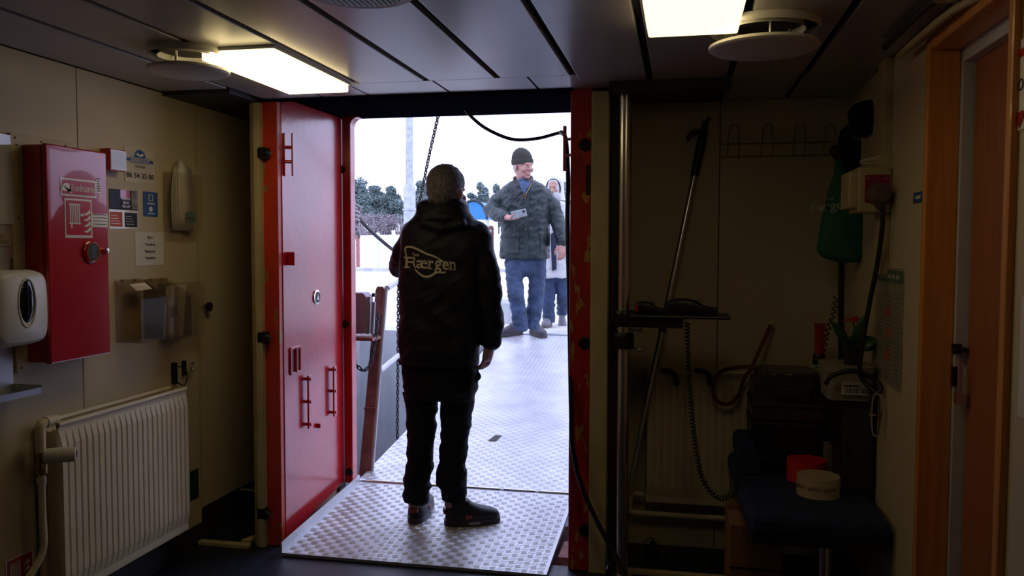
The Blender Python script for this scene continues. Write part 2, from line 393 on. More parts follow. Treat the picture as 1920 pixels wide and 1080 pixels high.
MB().box(XR+.28, XR+.3, ydn-.3, ydf+.3, 0, ZC+.05).build('outer_lining', darkm, door2)
c = onX(1787, 653, XR+wj); mb = MB().box(c.x-.004, c.x+.02, c.y-.016, c.y+.016, c.z-.015, c.z+.015).box(c.x-.006, c.x+.03, c.y-.05, c.y-.01, c.z-.006, c.z+.006)
mb.build('bolt', blackm, door2)
c = onX(1787, 705, XR+wj); MB().box(c.x-.003, c.x+.01, c.y-.014, c.y+.014, c.z-.03, c.z+.03).build('strike_plate', blackm, door2)
c = onX(1793, 735, XR+wj); MB().box(c.x-.006, c.x+.02, c.y-.035, c.y+.005, c.z-.035, c.z+.0).obox((c.x, c.y-.03, c.z+.05), (.006, 0, 0), (0, .005, 0), (0, 0, .05)).build('latch', steel, door2, bev=.002)
# sills on the floor
a, b = onZ(366, 1012, .02), onZ(476, 1014, .02)
struct('trim_4', MB().box(XL, b.x, a.y-.02, a.y+.02, 0, .02).obox((b.x-.02, b.y+.10, .01), (.02, 0, 0), (.03, .10, 0), (0, 0, .01)), creamd, bev=.003)
a, b = onZ(1183, 1066, .02), onZ(1478, 1072, .02)
struct('trim_5', MB().box(-.27, b.x, a.y-.015, a.y+.015, 0, .02), creamd, bev=.003)
# curved conduit under the ceiling along the right wall
pts = [onZ(x, y, ZC-.05) for x, y in ((1686, 104), (1715, 78), (1755, 44), (1800, 12), (1850, -12))]
pts = [p+V((-.0, 0, .0)) for p in pts]
struct('trim_6', MB().tube(spline(pts, 6), .011, 10), creamd, smooth=True)
pts = [p+V((-.045, 0, .03)) for p in pts]
struct('trim_7', MB().tube(spline(pts, 6), .012, 10), darkm, smooth=True)

# ================================================================== CEILING FITTINGS
def ceiling_light(x0, x1, y0, y1, L, lab):
    t = thing('ceiling_light', lab, 'light', ((x0+x1)/2, (y0+y1)/2, ZC), 'ceiling lights')
    MB().box(x0-.006, x1+.006, y0-.006, y1+.006, ZC-.012, ZC-.001).build('tray', whitep, t)
    MB().box(x0, x1, y0, y1, ZC-.042, ZC-.0125).build('diffuser', glow('lamp_glow', (1., .78, .38), L), t, bev=.006)
    return t
ceiling_light(-1.635, -1.365, 2.62, 3.27, LAMP_L, 'lit white ceiling light above the red steel door leaf')
ceiling_light(-.108, .157, 1.95, 2.60, LAMP_R, 'lit white ceiling light cut by the top frame edge, left of right vent')
def disc_vent(px, py, r, lab):
    c = onZ(px, py, ZC-.06)
    t = thing('ceiling_vent', lab, 'vent', (c.x, c.y, ZC), 'round ceiling vents')
    MB().lathe([(r*.97, -.022), (r, -.012), (r, 0), (r*.7, 0), (r*.7, -.004), (r*.74, -.022)], (c.x, c.y, ZC), seg=40, cap=False).build('ring', white, t, smooth=True)
    MB().lathe([(0.001, -.060), (r*.9, -.060), (r*1.0, -.064), (r*1.0, -.072), (r*.94, -.078), (.001, -.080)], (c.x, c.y, ZC), seg=40).build('disc', white, t, smooth=True)
    MB().lathe([(r*.68, -.004), (.001, -.003)], (c.x, c.y, ZC), seg=30).build('duct_mouth', gapm, t)
    for k in range(3):
        q = k*2.1+.6; MB().tube([(c.x+math.cos(q)*r*.6, c.y+math.sin(q)*r*.6, ZC-.004), (c.x+math.cos(q)*r*.6, c.y+math.sin(q)*r*.6, ZC-.062)], .004, 8).build('rod', steel, t)
    return t
disc_vent(354, 128, .138, 'round cream disc vent beside the left ceiling light')
disc_vent(1432, 83, .165, 'round cream disc vent below the ceiling at right, behind the second light')
c = onZ(672, -18, ZC); t = thing('ceiling_grille', 'round slatted grille cut off by the top edge of the frame', 'vent', (c.x, c.y, ZC))
MB().lathe([(.13, -.003), (.15, -.006), (.155, 0)], (c.x, c.y, ZC), seg=36, cap=False).build('rim', white, t, smooth=True)
MB().lathe([(.13, -.001), (.001, -.001)], (c.x, c.y, ZC), seg=30).build('duct_mouth', gapm, t)
for k in range(-8, 9):
    h = math.sqrt(.13**2-(k*.015)**2)
    MB().obox((c.x+k*.015, c.y, ZC-.005), (.003, 0, .002), (0, h, 0), (-.0008, 0, .0012)).build('slat', white, t)
# ================================================================== LEFT WALL
NX = V((1, 0, 0)); UY = V((0, 1, 0)); UZ = V((0, 0, 1))
def plate(y0, y1, z0, z1, d0, d1): return MB().box(XL+d0, XL+d1, y0, y1, z0, z1)
def sheet(y0, y1, z0, z1, m_, name, parent=None, d=.001, **k): return MB().box(XL+d, XL+d+.0012, y0, y1, z0, z1).build(name, m_, parent, **k)
# fire hose cabinet
XFc = XL+.11
y0, _, z0, z1 = rx(90, 203, 259, 684, XFc)
z1 = (onX(90, 258, XFc).z+onX(203, 300, XFc).z)/2; z0 = (onX(90, 683, XFc).z+onX(203, 661, XFc).z)/2
y0, y1 = onX(91, 480, XFc).y, onX(203, 480, XFc).y
t = thing('fire_hose_cabinet', 'tall red metal fire hose cabinet on the left wall', 'cabinet', (XL, (y0+y1)/2, z0))
MB().box(XL, XL+.014, y0-.05, y1-.05, z0-.03, z1+.035).build('back_plate', creamd, t, bev=.002)
for z in (z1+.02, z0-.015):
    for k in range(3): MB().lathe([(.004, 0), (.003, .003)], (XL+.014, y0-.03+k*.12, z), (1, 0, 0), seg=8).build('screw', blackm, t)
MB().box(XL+.014, XFc-.02, y0, y1, z0, z1).build('body', redc, t, bev=.004)
dr = MB().box(XFc-.018, XFc, y0-.002, y1+.003, z0-.004, z1+.004).build('cabinet_door', redc, t, bev=.006)
def onc(px, py): return onX(px, py, XFc)
def crect(px0, px1, yt, yb): a = onc(px0, (yt+yb)/2); b = onc(px1, (yt+yb)/2); m_ = (px0+px1)/2; return a.y, b.y, onc(m_, yb).z, onc(m_, yt).z
def on_door(r, d, m_, name, sub=dr): return MB().box(XFc+d, XFc+d+.0008, r[0], r[1], r[2], r[3]).build(name, m_, sub)
r = crect(113, 180, 336, 369); on_door(r, .0005, printw, 'sign_plate'); on_door((r[0]+.007, r[1]-.007, r[2]+.007, r[3]-.007), .0016, printr, 'sign_field')
w, h = r[1]-r[0], r[3]-r[2]; cy, cz = (r[0]+r[1])/2, (r[2]+r[3])/2
letter('Brandmateriel', (XFc+.0028, cy+w*.1, cz), UY, UZ, w*.66, h*.42, printw, dr)
mb = MB(); c = V((XFc+.0028, r[0]+w*.22, cz-h*.2))
mb.prism([c+V((0, math.cos(q)*h*.42, math.sin(q)*h*.42))+V((0, -.012, 0)) for q in [math.radians(60+15*k) for k in range(9)]]+[c+V((0, .02, -.004)), c+V((0, .0, -.008))], (.0006, 0, 0)).build('sign_symbol', printw, dr)
r = crect(180, 188, 336, 362); on_door(r, .0005, printw, 'code_label')
for k in range(6): on_door((r[0]+.003, r[1]-.003, r[2]+.006+k*.009, r[2]+.010+k*.009), .0014, printb, 'code_line')
r = crect(121, 172, 373, 446); on_door(r, .0005, printw, 'pictogram_plate'); on_door((r[0]+.007, r[1]-.007, r[2]+.01, r[3]-.007), .0016, printr, 'pictogram_field')
w, h = r[1]-r[0], r[3]-r[2]
mb = MB(); X_ = XFc+.0028
for k in range(6): yy = r[0]+w*(.16+.066*k); mb.box(X_, X_+.0006, yy, yy+w*.036, r[2]+h*.38, r[2]+h*.84)
mb.box(X_, X_+.0006, r[0]+w*.14, r[0]+w*.56, r[2]+h*.83, r[2]+h*.87); mb.box(X_, X_+.0006, r[0]+w*.14, r[0]+w*.56, r[2]+h*.35, r[2]+h*.39)
mb.box(X_, X_+.0006, r[0]+w*.2, r[0]+w*.25, r[2]+h*.24, r[2]+h*.36); mb.box(X_, X_+.0006, r[0]+w*.56, r[0]+w*.68, r[2]+h*.56, r[2]+h*.62)
for k in range(4):
    b0 = V((X_, r[0]+w*.66, r[2]+h*(.16+.15*k)))
    mb.prism([b0, b0+V((0, w*.12, -h*.03)), b0+V((0, w*.27, h*.04)), b0+V((0, w*.25, h*.14)), b0+V((0, w*.14, h*.05))], (.0006, 0, 0))
mb.build('pictogram', printw, dr)
r = crect(172, 201, 401, 426); on_door(r, .0005, printw, 'inspection_label')
for k in range(4): on_door((r[0]+.006, r[1]-.006, r[2]+.01+k*.012, r[2]+.0125+k*.012), .0014, printb, 'label_line')
c = onc(170, 472); MB().lathe([(.042, 0), (.044, .006), (.036, .012), (.034, .012)], (XFc, c.y, c.z), (1, 0, 0), seg=28).build('window_rim', redc, dr, smooth=True)
MB().lathe([(.035, .004), (.035, .0125)], (XFc, c.y, c.z), (1, 0, 0), seg=24).build('window', mat('window_glass_brown', (.12, .09, .06), .15), dr)
MB().box(XFc+.0126, XFc+.0136, c.y-.013, c.y+.013, c.z-.024, c.z+.026).build('seal_tag', blackm, dr, bev=.004)
c = onc(195, 470); MB().lathe([(.011, 0), (.012, .005), (.009, .016), (.004, .017)], (XFc, c.y, c.z), (1, 0, 0), seg=16).build('lock', chrome, dr, smooth=True)
# call box
y0, y1, z0, z1 = rx(208, 239, 280, 321, XL+.05)
t = thing('alarm_box', 'small red box with glossy front between red cabinet and phone sticker', 'alarm', (XL, (y0+y1)/2, z0))
MB().box(XL, XL+.045, y0, y1, z0, z1).build('body', redc, t, bev=.004)
MB().box(XL+.0455, XL+.048, y0+.004, y1-.004, z0+.006, z1-.004).build('front_pane', sleeve, t)
MB().box(XL+.045, XL+.0455, y0+.006, y1-.006, z0+.01, z1-.01).build('label_field', mat('pale_pink', (.36, .14, .22), .4), t)
# phone sticker
y0, y1, z0, z1 = rx(233, 289, 277, 343, XL)
st = sheet(y0, y1, z0, z1, mat('sticker_cream', (.66, .60, .45), .5), 'taxi_sticker', label='cream taxi sticker with blue round logo and phone number', cat='sticker')
w, h = y1-y0, z1-z0; cy = (y0+y1)/2; X_ = XL+.0024
mb = MB()
cc = V((X_, cy, z0+h*.72))
for a0, a1, r0, r1 in ((20, 160, .0, .24),):
    mb.prism([cc+V((0, math.cos(math.radians(q))*w*.19, math.sin(math.radians(q))*h*.22)) for q in range(0, 181, 15)], (.0005, 0, 0))
for z in (.70, .545): mb.box(X_, X_+.0005, cy-w*.32, cy+w*.32, z0+h*z, z0+h*(z+.018))
mb.box(X_, X_+.0005, cy-w*.45, cy+w*.45, z0+h*.585, z0+h*.675)
mb.build('logo', blue, st)
MB().prism([cc+V((.0008, -w*.09, h*.13)), cc+V((.0008, -w*.12, h*.06)), cc+V((.0008, 0, h*.02)), cc+V((.0008, w*.12, h*.06)), cc+V((.0008, w*.09, h*.13)), cc+V((.0008, w*.03, h*.08)), cc+V((.0008, -w*.03, h*.08))], (.0005, 0, 0)).build('logo_mark', printw, st)
letter('DANTAXI', (X_+.0008, cy, z0+h*.63), UY, UZ, w*.6, h*.06, printw, st, bold=.02)
letter('ODDER', (X_, cy+w*.0, z0+h*.46), UY, UZ, w*.34, h*.07, printb, st)
letter('86 54 35 00', (X_, cy, z0+h*.2), UY, UZ, w*.92, h*.15, printb, st, bold=.02)
# leaflets
y0, y1, z0, z1 = rx(204, 257, 356, 393, XL)
st = sheet(y0, y1, z0, z1, printb, 'leaflet', label='dark card with red block and white lettering beside red cabinet', cat='leaflet'); w, h = y1-y0, z1-z0
X_ = XL+.0024
MB().box(X_, X_+.0005, y0+w*.38, y0+w*.72, z0+h*.55, z1).build('print_block', printr, st)
MB().box(X_, X_+.0005, y0+w*.78, y1, z0+h*.05, z1-h*.03).build('print_block', mat('print_grey', (.25, .22, .2), .5, var=.6, vs=40), st)
MB().box(X_, X_+.0005, y0, y0+w*.38, z0+h*.05, z1-h*.05).build('print_block', navy, st)
letter('ONLINE\nELLER\nVIA APP', (X_+.0006, y0+w*.57, z0+h*.36), UY, UZ, w*.3, h*.52, printw, st, bold=.02)
y0, y1, z0, z1 = rx(204, 258, 394, 429, XL)
st = sheet(y0, y1, z0, z1, printw, 'leaflet', label='white card with one orange and one black field, below the dark card', cat='leaflet'); w, h = y1-y0, z1-z0
MB().box(X_, X_+.0005, y0+w*.02, y0+w*.44, z0+h*.1, z1-h*.12).build('print_block', orange, st)
MB().box(X_, X_+.0005, y0+w*.52, y1-w*.03, z0+h*.1, z1-h*.12).build('print_block', printb, st)
for k in range(4):
    MB().box(X_+.0006, X_+.001, y0+w*.06, y0+w*(.36-.03*k), z0+h*(.25+.14*k), z0+h*(.27+.14*k)).build('print_line', printw, st)
    MB().box(X_+.0006, X_+.001, y0+w*.56, y0+w*(.86-.03*k), z0+h*(.25+.14*k), z0+h*(.27+.14*k)).build('print_line', printw, st)
y0, y1, z0, z1 = rx(268, 295, 360, 406, XL)
st = sheet(y0, y1, z0, z1, blue, 'blue_sticker', label='upright blue sticker with small pale window, right of the dark card', cat='sticker'); w, h = y1-y0, z1-z0
MB().box(X_, X_+.0005, y0+w*.35, y0+w*.68, z0+h*.62, z0+h*.9).build('print_block', mat('print_sand', (.5, .45, .3), .5), st)
MB().box(X_+.0006, X_+.001, y0+w*.43, y0+w*.6, z0+h*.66, z0+h*.86).build('print_block', blue, st)
for k, z in enumerate((.5, .1)): MB().box(X_, X_+.0005, y0+w*.27, y0+w*.77, z0+h*z, z0+h*(z+.045)).build('print_line', printw, st)
MB().lathe([(.012, 0), (.012, .0005)], (X_, (y0+y1)/2, z0+h*.3), (1, 0, 0), seg=12).build('logo_mark', printw, st)
y0, y1, z0, z1 = rx(253, 306, 435, 498, XL)
st = sheet(y0, y1, z0, z1, paper, 'paper_notice', label='cream paper notice with wireless password, above the leaflet holders', cat='notice'); w, h = y1-y0, z1-z0
for k, s_ in enumerate(('Wi-Fi', 'Tunøfree', 'Password', 'Tunøfree')):
    letter(s_, (X_, (y0+y1)/2, z0+h*(.83-.2*k)), UY, UZ, w*(.2 if k == 0 else .36), h*.085, printb, st, bold=.02)
# sanitizer dispenser on its steel stand
t = thing('sign_board', 'steel back plate with dispenser sign, behind the soap dispenser', 'sign', (XL, 2.35, .7))
ya, yb = onX(0, 480, XL).y-.25, onX(34, 480, XL).y
zt_, zm_ = onX(15, 420, XL).z, onX(15, 480, XL).z
MB().prism([(XL+.022, ya, zt_), (XL+.006, yb-.004, zt_), (XL+.006, yb, zt_-.005), (XL+.006, yb, zm_), (XL+.009, yb-.05, zm_-.012), (XL+.009, yb-.05, zm_-.07), (XL+.022, ya, zm_-.07)], (.004, 0, 0)).build('plate', satin, t)
y_ = onX(20, 700, XL).y; zb_ = onX(10, 735, XL).z
MB().box(XL+.004, XL+.010, ya, y_+.0, zb_, zm_-.05).build('back_plate', satin, t)
mb = MB().box(XL+.01, XL+.125, ya, y_, zb_-.004, zb_+.0).box(XL+.120, XL+.125, ya, y_, zb_, zb_+.018)
mb.obox((XL+.068, y_, zb_+.011), (.058, 0, 0), (0, .002, 0), (0, 0, .014)); mb.build('drip_tray', steel, t)
y0, y1, z0, z1 = rx(-20, 19, 437, 461, XL+.01)
lp = MB().prism([(XL+.024, y0, z0), (XL+.013, y1, z0), (XL+.013, y1, z1), (XL+.024, y0, z1)], (.001, 0, 0)).build('label_plate', mat('print_beige', (.42, .34, .26), .5), t)
letter('HUSK\nHÅNDSPRIT', (XL+.0206, (y0+y1)/2-.01, (z0+z1)/2), (-.07, 1, 0), UZ, (y1-y0)*.85, (z1-z0)*.7, printb, lp)
# dispenser
XD = XL+.11
y0, y1 = onX(-40, 575, XL+.06).y, onX(68, 575, XL+.06).y; zt, zb = onX(40, 506, XD).z, onX(40, 650, XD).z
t = thing('soap_dispenser', 'rounded cream hand sanitizer dispenser with black oval window', 'dispenser', (XL, (y0+y1)/2, zb))
L = []
for k, (d, s_) in enumerate(((.012, .86), (.016, .90), (.05, .96), (.085, 1.0), (.11, .95), (.122, .84))):
    L.append(((XL+d, (y0+y1)/2, (zt+zb)/2), (0, (y1-y0)/2*s_, 0), (0, 0, (zt-zb)/2*s_)))
MB().sect(L, p=5, seg=48).build('housing', white, t, smooth=True, sharp=50)
c = onX(51, 565, XD+.012); c.y = min(c.y, y1-.04)
MB().ell((XL+.119, c.y, c.z), (.012, 0, 0), (0, .034, 0), (0, 0, .076), 24).build('window', mat('black_gloss', (.008, .008, .01), .08), t, smooth=True)
MB().tube([(XL+.121, c.y+math.cos(q)*.037, c.z-.005+math.sin(q)*.082) for q in [2*math.pi*k/30 for k in range(30)]], .004, 8, closed=True).build('window_rim', white, t, smooth=True)
MB().box(XL+.117, XL+.123, c.y-.012, c.y+.012, c.z-.085, c.z-.072).build('logo_badge', white, t, bev=.003)
# framed print in plastic sleeve, upper left
y0, y1, z0, z1 = rx(-90, 31, 247, 419, XL)
t = thing('plastic_sleeve', 'clear plastic sleeve with a paper, cut by the left frame edge', 'sign holder', (XL, (y0+y1)/2, z0))
sheet(y0+.005, y1-.01, z0+.01, z1-.01, paper, 'paper', t, d=.002)
MB().prism([(XL+.048, y0, z0), (XL+.008, y1, z0), (XL+.006, y1, z1), (XL+.046, y0, z1)], (.002, 0, 0)).build('cover', sleeve, t)
for z in (z0+.022, z1-.03): MB().lathe([(.007, 0), (.005, .005)], (XL+.009, y1-.012, z), (1, 0, 0), seg=10).build('screw', blackm, t)
mb = MB()
for k in range(14): mb.box(XL+.0034, XL+.0038, y0+.03, y1-.03-(k % 3)*.02, z0+.05+k*.012, z0+.052+k*.012)
mb.build('print_lines', printb, t)
# acrylic holder with papers
def papers(t, y0, y1, z0, z1, d, n, bend, col=paper):
    for k in range(n):
        pts = []
        for i in range(9):
            u = i/8; pts.append((u, .02+.03*math.sin(u*3)+bend*u*u))
        vs = []; fs = []
        for i, (u, dx) in enumerate(pts):
            zz = z0+(z1-z0)*u
            vs += [V((XL+d+k*.006+dx*.5, y0+.01+.055*(abs(u-.42)*1.72)**2+k*.007, zz+.012*k)), V((XL+d+k*.006+dx*.35, y1-.015*k, zz-.01*(k % 2)))]
            if i: b_ = 2*i; fs.append((b_-2, b_-1, b_+1, b_))
        o = MB().add(vs, fs).build('paper', col, t, smooth=True)
        so = o.modifiers.new('s', 'SOLIDIFY'); so.thickness = .0012
y0, y1, z0, z1 = rx(306, 378, 324, 433, XL+.05); y0 = onX(305, 380, XL).y; y1 = onX(379, 380, XL+.06).y
t = thing('leaflet_holder', 'smoky acrylic box full of curled papers, beside the blue sticker', 'leaflet holder', (XL, (y0+y1)/2, z0), 'acrylic holders on the left wall')
def holder(t, y0, y1, z0, z1, dep, m_=acryl, lid=None, front=1.0):
    th_ = .003
    MB().box(XL+.002, XL+.002+th_, y0, y1, z0, z1).build('back_pane', m_, t)
    MB().box(XL+dep, XL+dep+th_, y0, y1, z0, z0+(z1-z0)*front).build('front_pane', m_, t)
    MB().box(XL+.005, XL+dep, y0, y0+th_, z0, z0+(z1-z0)*front).build('side_pane', m_, t)
    MB().box(XL+.005, XL+dep, y1-th_, y1, z0, z0+(z1-z0)*front).build('side_pane', m_, t)
    MB().box(XL+.005, XL+dep, y0+th_, y1-th_, z0, z0+th_).build('bottom_pane', m_, t)
holder(t, y0, y1, z0, z1, .06, clearp)
papers(t, y0+.004, y1-.012, z0+.006, z1+.03, .012, 4, -.02)
MB().box(XL+.045, XL+.046, y0+.1, y1-.03, z0+.04, z0+.09).build('printed_strip', tealm, t)
mb = MB()
for k in range(4): mb.lathe([(.007, 0), (.007, .0006)], (XL+.0465, y0+.11+k*.016, z0+.058), (1, 0, 0), seg=8)
mb.build('printed_dots', printb, t)
# two lidded holders
for i, (xa, xb, yt, yb, lab) in enumerate(((223, 262, 528, 652, 'empty lidded smoky acrylic holder with white label, nearest to the cabinet'),
                                           (278, 330, 526, 644, 'middle lidded smoky acrylic holder, overlapping the brochure rack'))):
    dep = .12
    y0 = onX(xa-(9 if i == 0 else 10), 560, XL).y; y1 = y0+.17
    z0 = onX(xa, yb-6, XL+.06).z; z1 = onX(xa, yt+2, XL+.02).z
    t = thing('leaflet_holder', lab, 'leaflet holder', (XL, (y0+y1)/2, z0), 'acrylic holders on the left wall')
    zf = z0+(z1-z0)*.72
    MB().box(XL+.002, XL+.005, y0, y1, z0, z1+.012).build('back_pane', acryl, t)
    MB().box(XL+dep, XL+dep+.003, y0, y1, z0, zf).build('front_pane', acryl, t)
    for y in (y0, y1-.003):
        MB().prism([(XL+.005, y, z0), (XL+dep, y, z0), (XL+dep, y, zf), (XL+.005, y, z1)], (0, .003, 0)).build('side_pane', acryl, t)
    MB().box(XL+.005, XL+dep, y0+.003, y1-.003, z0, z0+.003).build('bottom_pane', acryl, t)
    MB().prism([(XL+.004, y0-.004, z1+.002), (XL+dep+.012, y0-.004, zf+.0), (XL+dep+.012, y0-.004, zf+.005), (XL+.004, y0-.004, z1+.008)], (0, y1-y0+.008, 0)).build('lid', acryl, t)
    for y in (y0+.045, y1-.045): MB().lathe([(.006, 0), (.004, .004)], (XL+.006, y, z1+.006), (1, .0, .6), seg=8).build('screw', brass, t)
    if i == 0: MB().prism([(XL+.035, y0+.05, z1-.010), (XL+.07, y0+.05, z1-.036), (XL+.07, y0+.05, z1-.0350), (XL+.035, y0+.05, z1-.009)], (0, .10, .004)).build('label_card', paper, t)
# brochure rack
y0, y1, z0, z1 = rx(316, 382, 530, 634, XL+.05)
t = thing('brochure_rack', 'clear rack with white folded brochures, furthest along the left wall', 'leaflet holder', (XL, (y0+y1)/2, z0), 'acrylic holders on the left wall')
holder(t, y0, y1, z0, z1, .055, clearp)
for k in range(2):
    o = MB().obox((XL+.028+.008*k, (y0+y1)/2-.04-.05*k, (z0+z1)/2), (.0015, 0, 0), (0, .055, 0), (.006, .008, (z1-z0)/2-.008)).build('brochure', paper, t)
MB().obox((XL+.0415, (y0+y1)/2-.09, (z0+z1)/2), (.0005, 0, 0), (0, .028, 0), (0, 0, .025)).build('brochure_picture', mat('print_slate', (.10, .16, .18), .5), t)
# black hook and catch, knob
c = onX(327, 700, XL+.01); t = thing('wall_hook', 'black wall hook with a hanging loop, above the left radiator', 'hook', (XL, c.y, c.z))
MB().box(XL, XL+.02, c.y-.012, c.y+.012, c.z-.05, c.z+.05).build('plate', blackm, t, bev=.003)
MB().tube(spline([(XL+.02, c.y+.01, c.z+.03), (XL+.035, c.y+.045, c.z+.02), (XL+.035, c.y+.06, c.z-.03), (XL+.03, c.y+.04, c.z-.06), (XL+.02, c.y+.01, c.z-.045)], 5), .003, 6).build('loop', blackm, t, smooth=True)
MB().box(XL, XL+.012, c.y-.012, c.y+.012, c.z-.1, c.z-.05).build('bracket', creamd, t)
c = onX(346, 690, XL+.01); t = thing('door_catch', 'small black ring catch on the left wall, right of the hook', 'catch', (XL, c.y, c.z))
MB().box(XL, XL+.015, c.y-.01, c.y+.01, c.z-.035, c.z+.035).build('plate', blackm, t, bev=.002)
MB().torus((XL+.03, c.y+.03, c.z), (1, .3, 0), .02, .004).build('ring', chrome, t, smooth=True)
c = onX(386, 575, XL+.01); t = thing('wall_stop', 'black knob on the wall past the brochure rack', 'stop', (XL, c.y, c.z))
MB().lathe([(.012, 0), (.01, .015), (.022, .02), (.022, .035), (.01, .04)], (XL, c.y, c.z), (1, 0, 0), seg=14).build('knob', blackm, t, smooth=True)
MB().tube([(XL+.01, c.y-.04, c.z), (XL+.01, c.y, c.z)], .004, 6).build('pin', blackm, t)
# signs low on the wall
y0, y1, z0, z1 = rx(356, 372, 881, 936, XL)
st = sheet(y0, y1, z0, z1, mat('dark_green_sign', (.008, .05, .035), .4), 'safety_sign', label='small dark green safety sign low on the wall right of the radiator', cat='sign')
MB().prism([(XL+.003, y0+.03, z0+.03), (XL+.003, y1-.03, z0+.05), (XL+.003, y1-.035, z1-.05), (XL+.003, y0+.035, z1-.03)], (.0005, 0, 0)).build('arrow_mark', greenm, st)
y0, y1, z0, z1 = rx(10, 62, 1040, 1100, XL)
st = sheet(y0, y1, z0, z1, printw, 'fire_sign', label='red fire equipment sign low on the left wall below the pipe', cat='sign'); w, h = y1-y0, z1-z0
MB().box(XL+.003, XL+.0035, y0+.006, y1-.006, z0+.006, z1-.006).build('sign_field', redc, st)
mb = MB()
for k in range(6): mb.box(XL+.004, XL+.0045, y0+w*(.14+.065*k), y0+w*(.175+.065*k), z0+h*.3, z0+h*.85)
for k in range(3): mb.prism([(XL+.004, y0+w*.6, z0+h*(.2+.2*k)), (XL+.004, y0+w*.85, z0+h*(.25+.2*k)), (XL+.004, y0+w*.8, z0+h*(.4+.2*k))], (.0005, 0, 0))
mb.build('pictogram', printw, st)

# ------------------------------------------------ radiators
def radiator(t, o, u, n, W_, z0, z1, dist, flutes):
    """o = lower near corner on the wall, u along the wall, n out of it"""
    o, u, n = V(o), V(u), V(n)
    for nm, d in (('back_panel', dist*.30), ('front_panel', dist)):
        mb = MB(); th = .010
        mb.obox(o+u*W_/2+n*(d-th/2-.008)+V((0, 0, (z0+z1)/2)), u*W_/2, n*th/2, V((0, 0, (z1-z0)/2)))
        mb.tube([o+n*(d-.010)+V((0, 0, z1)), o+u*W_+n*(d-.010)+V((0, 0, z1))], .010, 8)
        pw = W_/flutes
        for k in range(flutes):
            c = o+u*(k+.5)*pw+n*(d-.008); a, b = pw*.45, pw*.34; hb, ht, s_ = z0+.03, z1-.025, .05
            P_ = [c-u*a+V((0, 0, hb)), c+u*a+V((0, 0, hb)), c+u*a+V((0, 0, ht)), c-u*a+V((0, 0, ht))]
            Q_ = [c-u*b+n*.011+V((0, 0, hb+s_)), c+u*b+n*.011+V((0, 0, hb+s_)), c+u*b+n*.011+V((0, 0, ht-s_)), c-u*b+n*.011+V((0, 0, ht-s_))]
            fs = [(4, 5, 6, 7), (0, 1, 5, 4), (1, 2, 6, 5), (2, 3, 7, 6), (3, 0, 4, 7)]
            if u.cross(V((0, 0, 1))).dot(n) < 0: fs = [f[::-1] for f in fs]
            mb.add(P_+Q_, fs)
        mb.build(nm, radm, t)
    mb = MB()
    for k in range(int(W_/.028)): mb.obox(o+u*(.02+k*.028)+n*dist*.6+V((0, 0, (z0+z1)/2)), u*.0012, n*(dist*.26), V((0, 0, (z1-z0)/2-.03)))
    mb.build('convector_fins', radm, t, kind='stuff')
XRf = XL+.115
ya = onX(117, 960, XRf).y; yb = onX(354, 850, XRf).y
zt = (onX(130, 791, XRf).z+onX(355, 729, XRf).z)/2; zb = onX(353, 994, XRf).z
t = thing('radiator', 'cream fluted panel radiator with white thermostat on the left wall', 'radiator', (XL, (ya+yb)/2, zb))
radiator(t, (XL, ya, 0), UY, NX, yb-ya, zb, zt, .115, 24)
mb = MB(); yv = ya-.06
zv = onX(105, 850, XL+.09).z
mb.tube(spline([(XL+.085, ya+.02, zv+.12), (XL+.085, yv+.02, zv+.12), (XL+.085, yv, zv+.10), (XL+.085, yv, zv+.02)], 5), .017, 12)
mb.lathe([(.021, -.012), (.021, .012)], (XL+.085, yv+.035, zv+.12), (0, 1, 0), seg=12)
mb.build('elbow_pipe', radm, t, smooth=True)
MB().lathe([(.015, -.06), (.020, -.055), (.020, -.02), (.016, -.015), (.018, .02)], (XL+.085, yv, zv), (0, 0, 1), seg=12).build('valve_body', brass, t, smooth=True)
MB().lathe([(.012, 0), (.024, .008), (.027, .02), (.027, .095), (.024, .105), (.014, .107)], (XL+.09, yv, zv+.005), (.8, .5, 0), seg=20).build('thermostat_head', white, t, smooth=True)
MB().lathe([(.014, .1075), (.012, .109)], (XL+.09, yv, zv+.005), (.8, .5, 0), seg=16).build('thermostat_cap', printb, t)
pts = [(XL+.085, yv, zv-.05), (XL+.085, yv, zv-.2), (XL+.083, yv+.0, zv-.33), (XL+.06, yv-.05, zv-.42), (XL+.035, yv-.1, zv-.50), (XL+.03, yv-.14, zv-.62)]
MB().tube(spline(pts, 6), .012, 10).build('supply_pipe', radm, t, smooth=True)
MB().lathe([(.016, -.012), (.016, .012)], (XL+.085, yv, zv-.08), seg=12).build('pipe_nut', radm, t, smooth=True)
# nook: floor valve
c = onY(440, 985, 3.9); c = V((-2.1, 3.85, 0)); t = thing('floor_valve', 'small dark red floor valve with wire handle in the dark left nook', 'valve', c)
MB().lathe([(.05, 0), (.05, .03), (.03, .05), (.03, .13), (.02, .14)], c, seg=16).build('body', mat('dull_red', (.18, .03, .02), .6), t, smooth=True)
MB().tube(spline([c+V((-.12, 0, .19)), c+V((-.05, 0, .19)), c+V((.0, 0, .17)), c+V((.02, 0, .13))], 5), .006, 8).build('handle', steel, t, smooth=True)
MB().tube([c+V((.0, .0, .10)), c+V((.12, 0, .09))], .014, 8).build('pipe_stub', creamd, t)
# ================================================================== RIGHT SIDE
def B(x, y, Y=YB): return onY(x, y, Y)
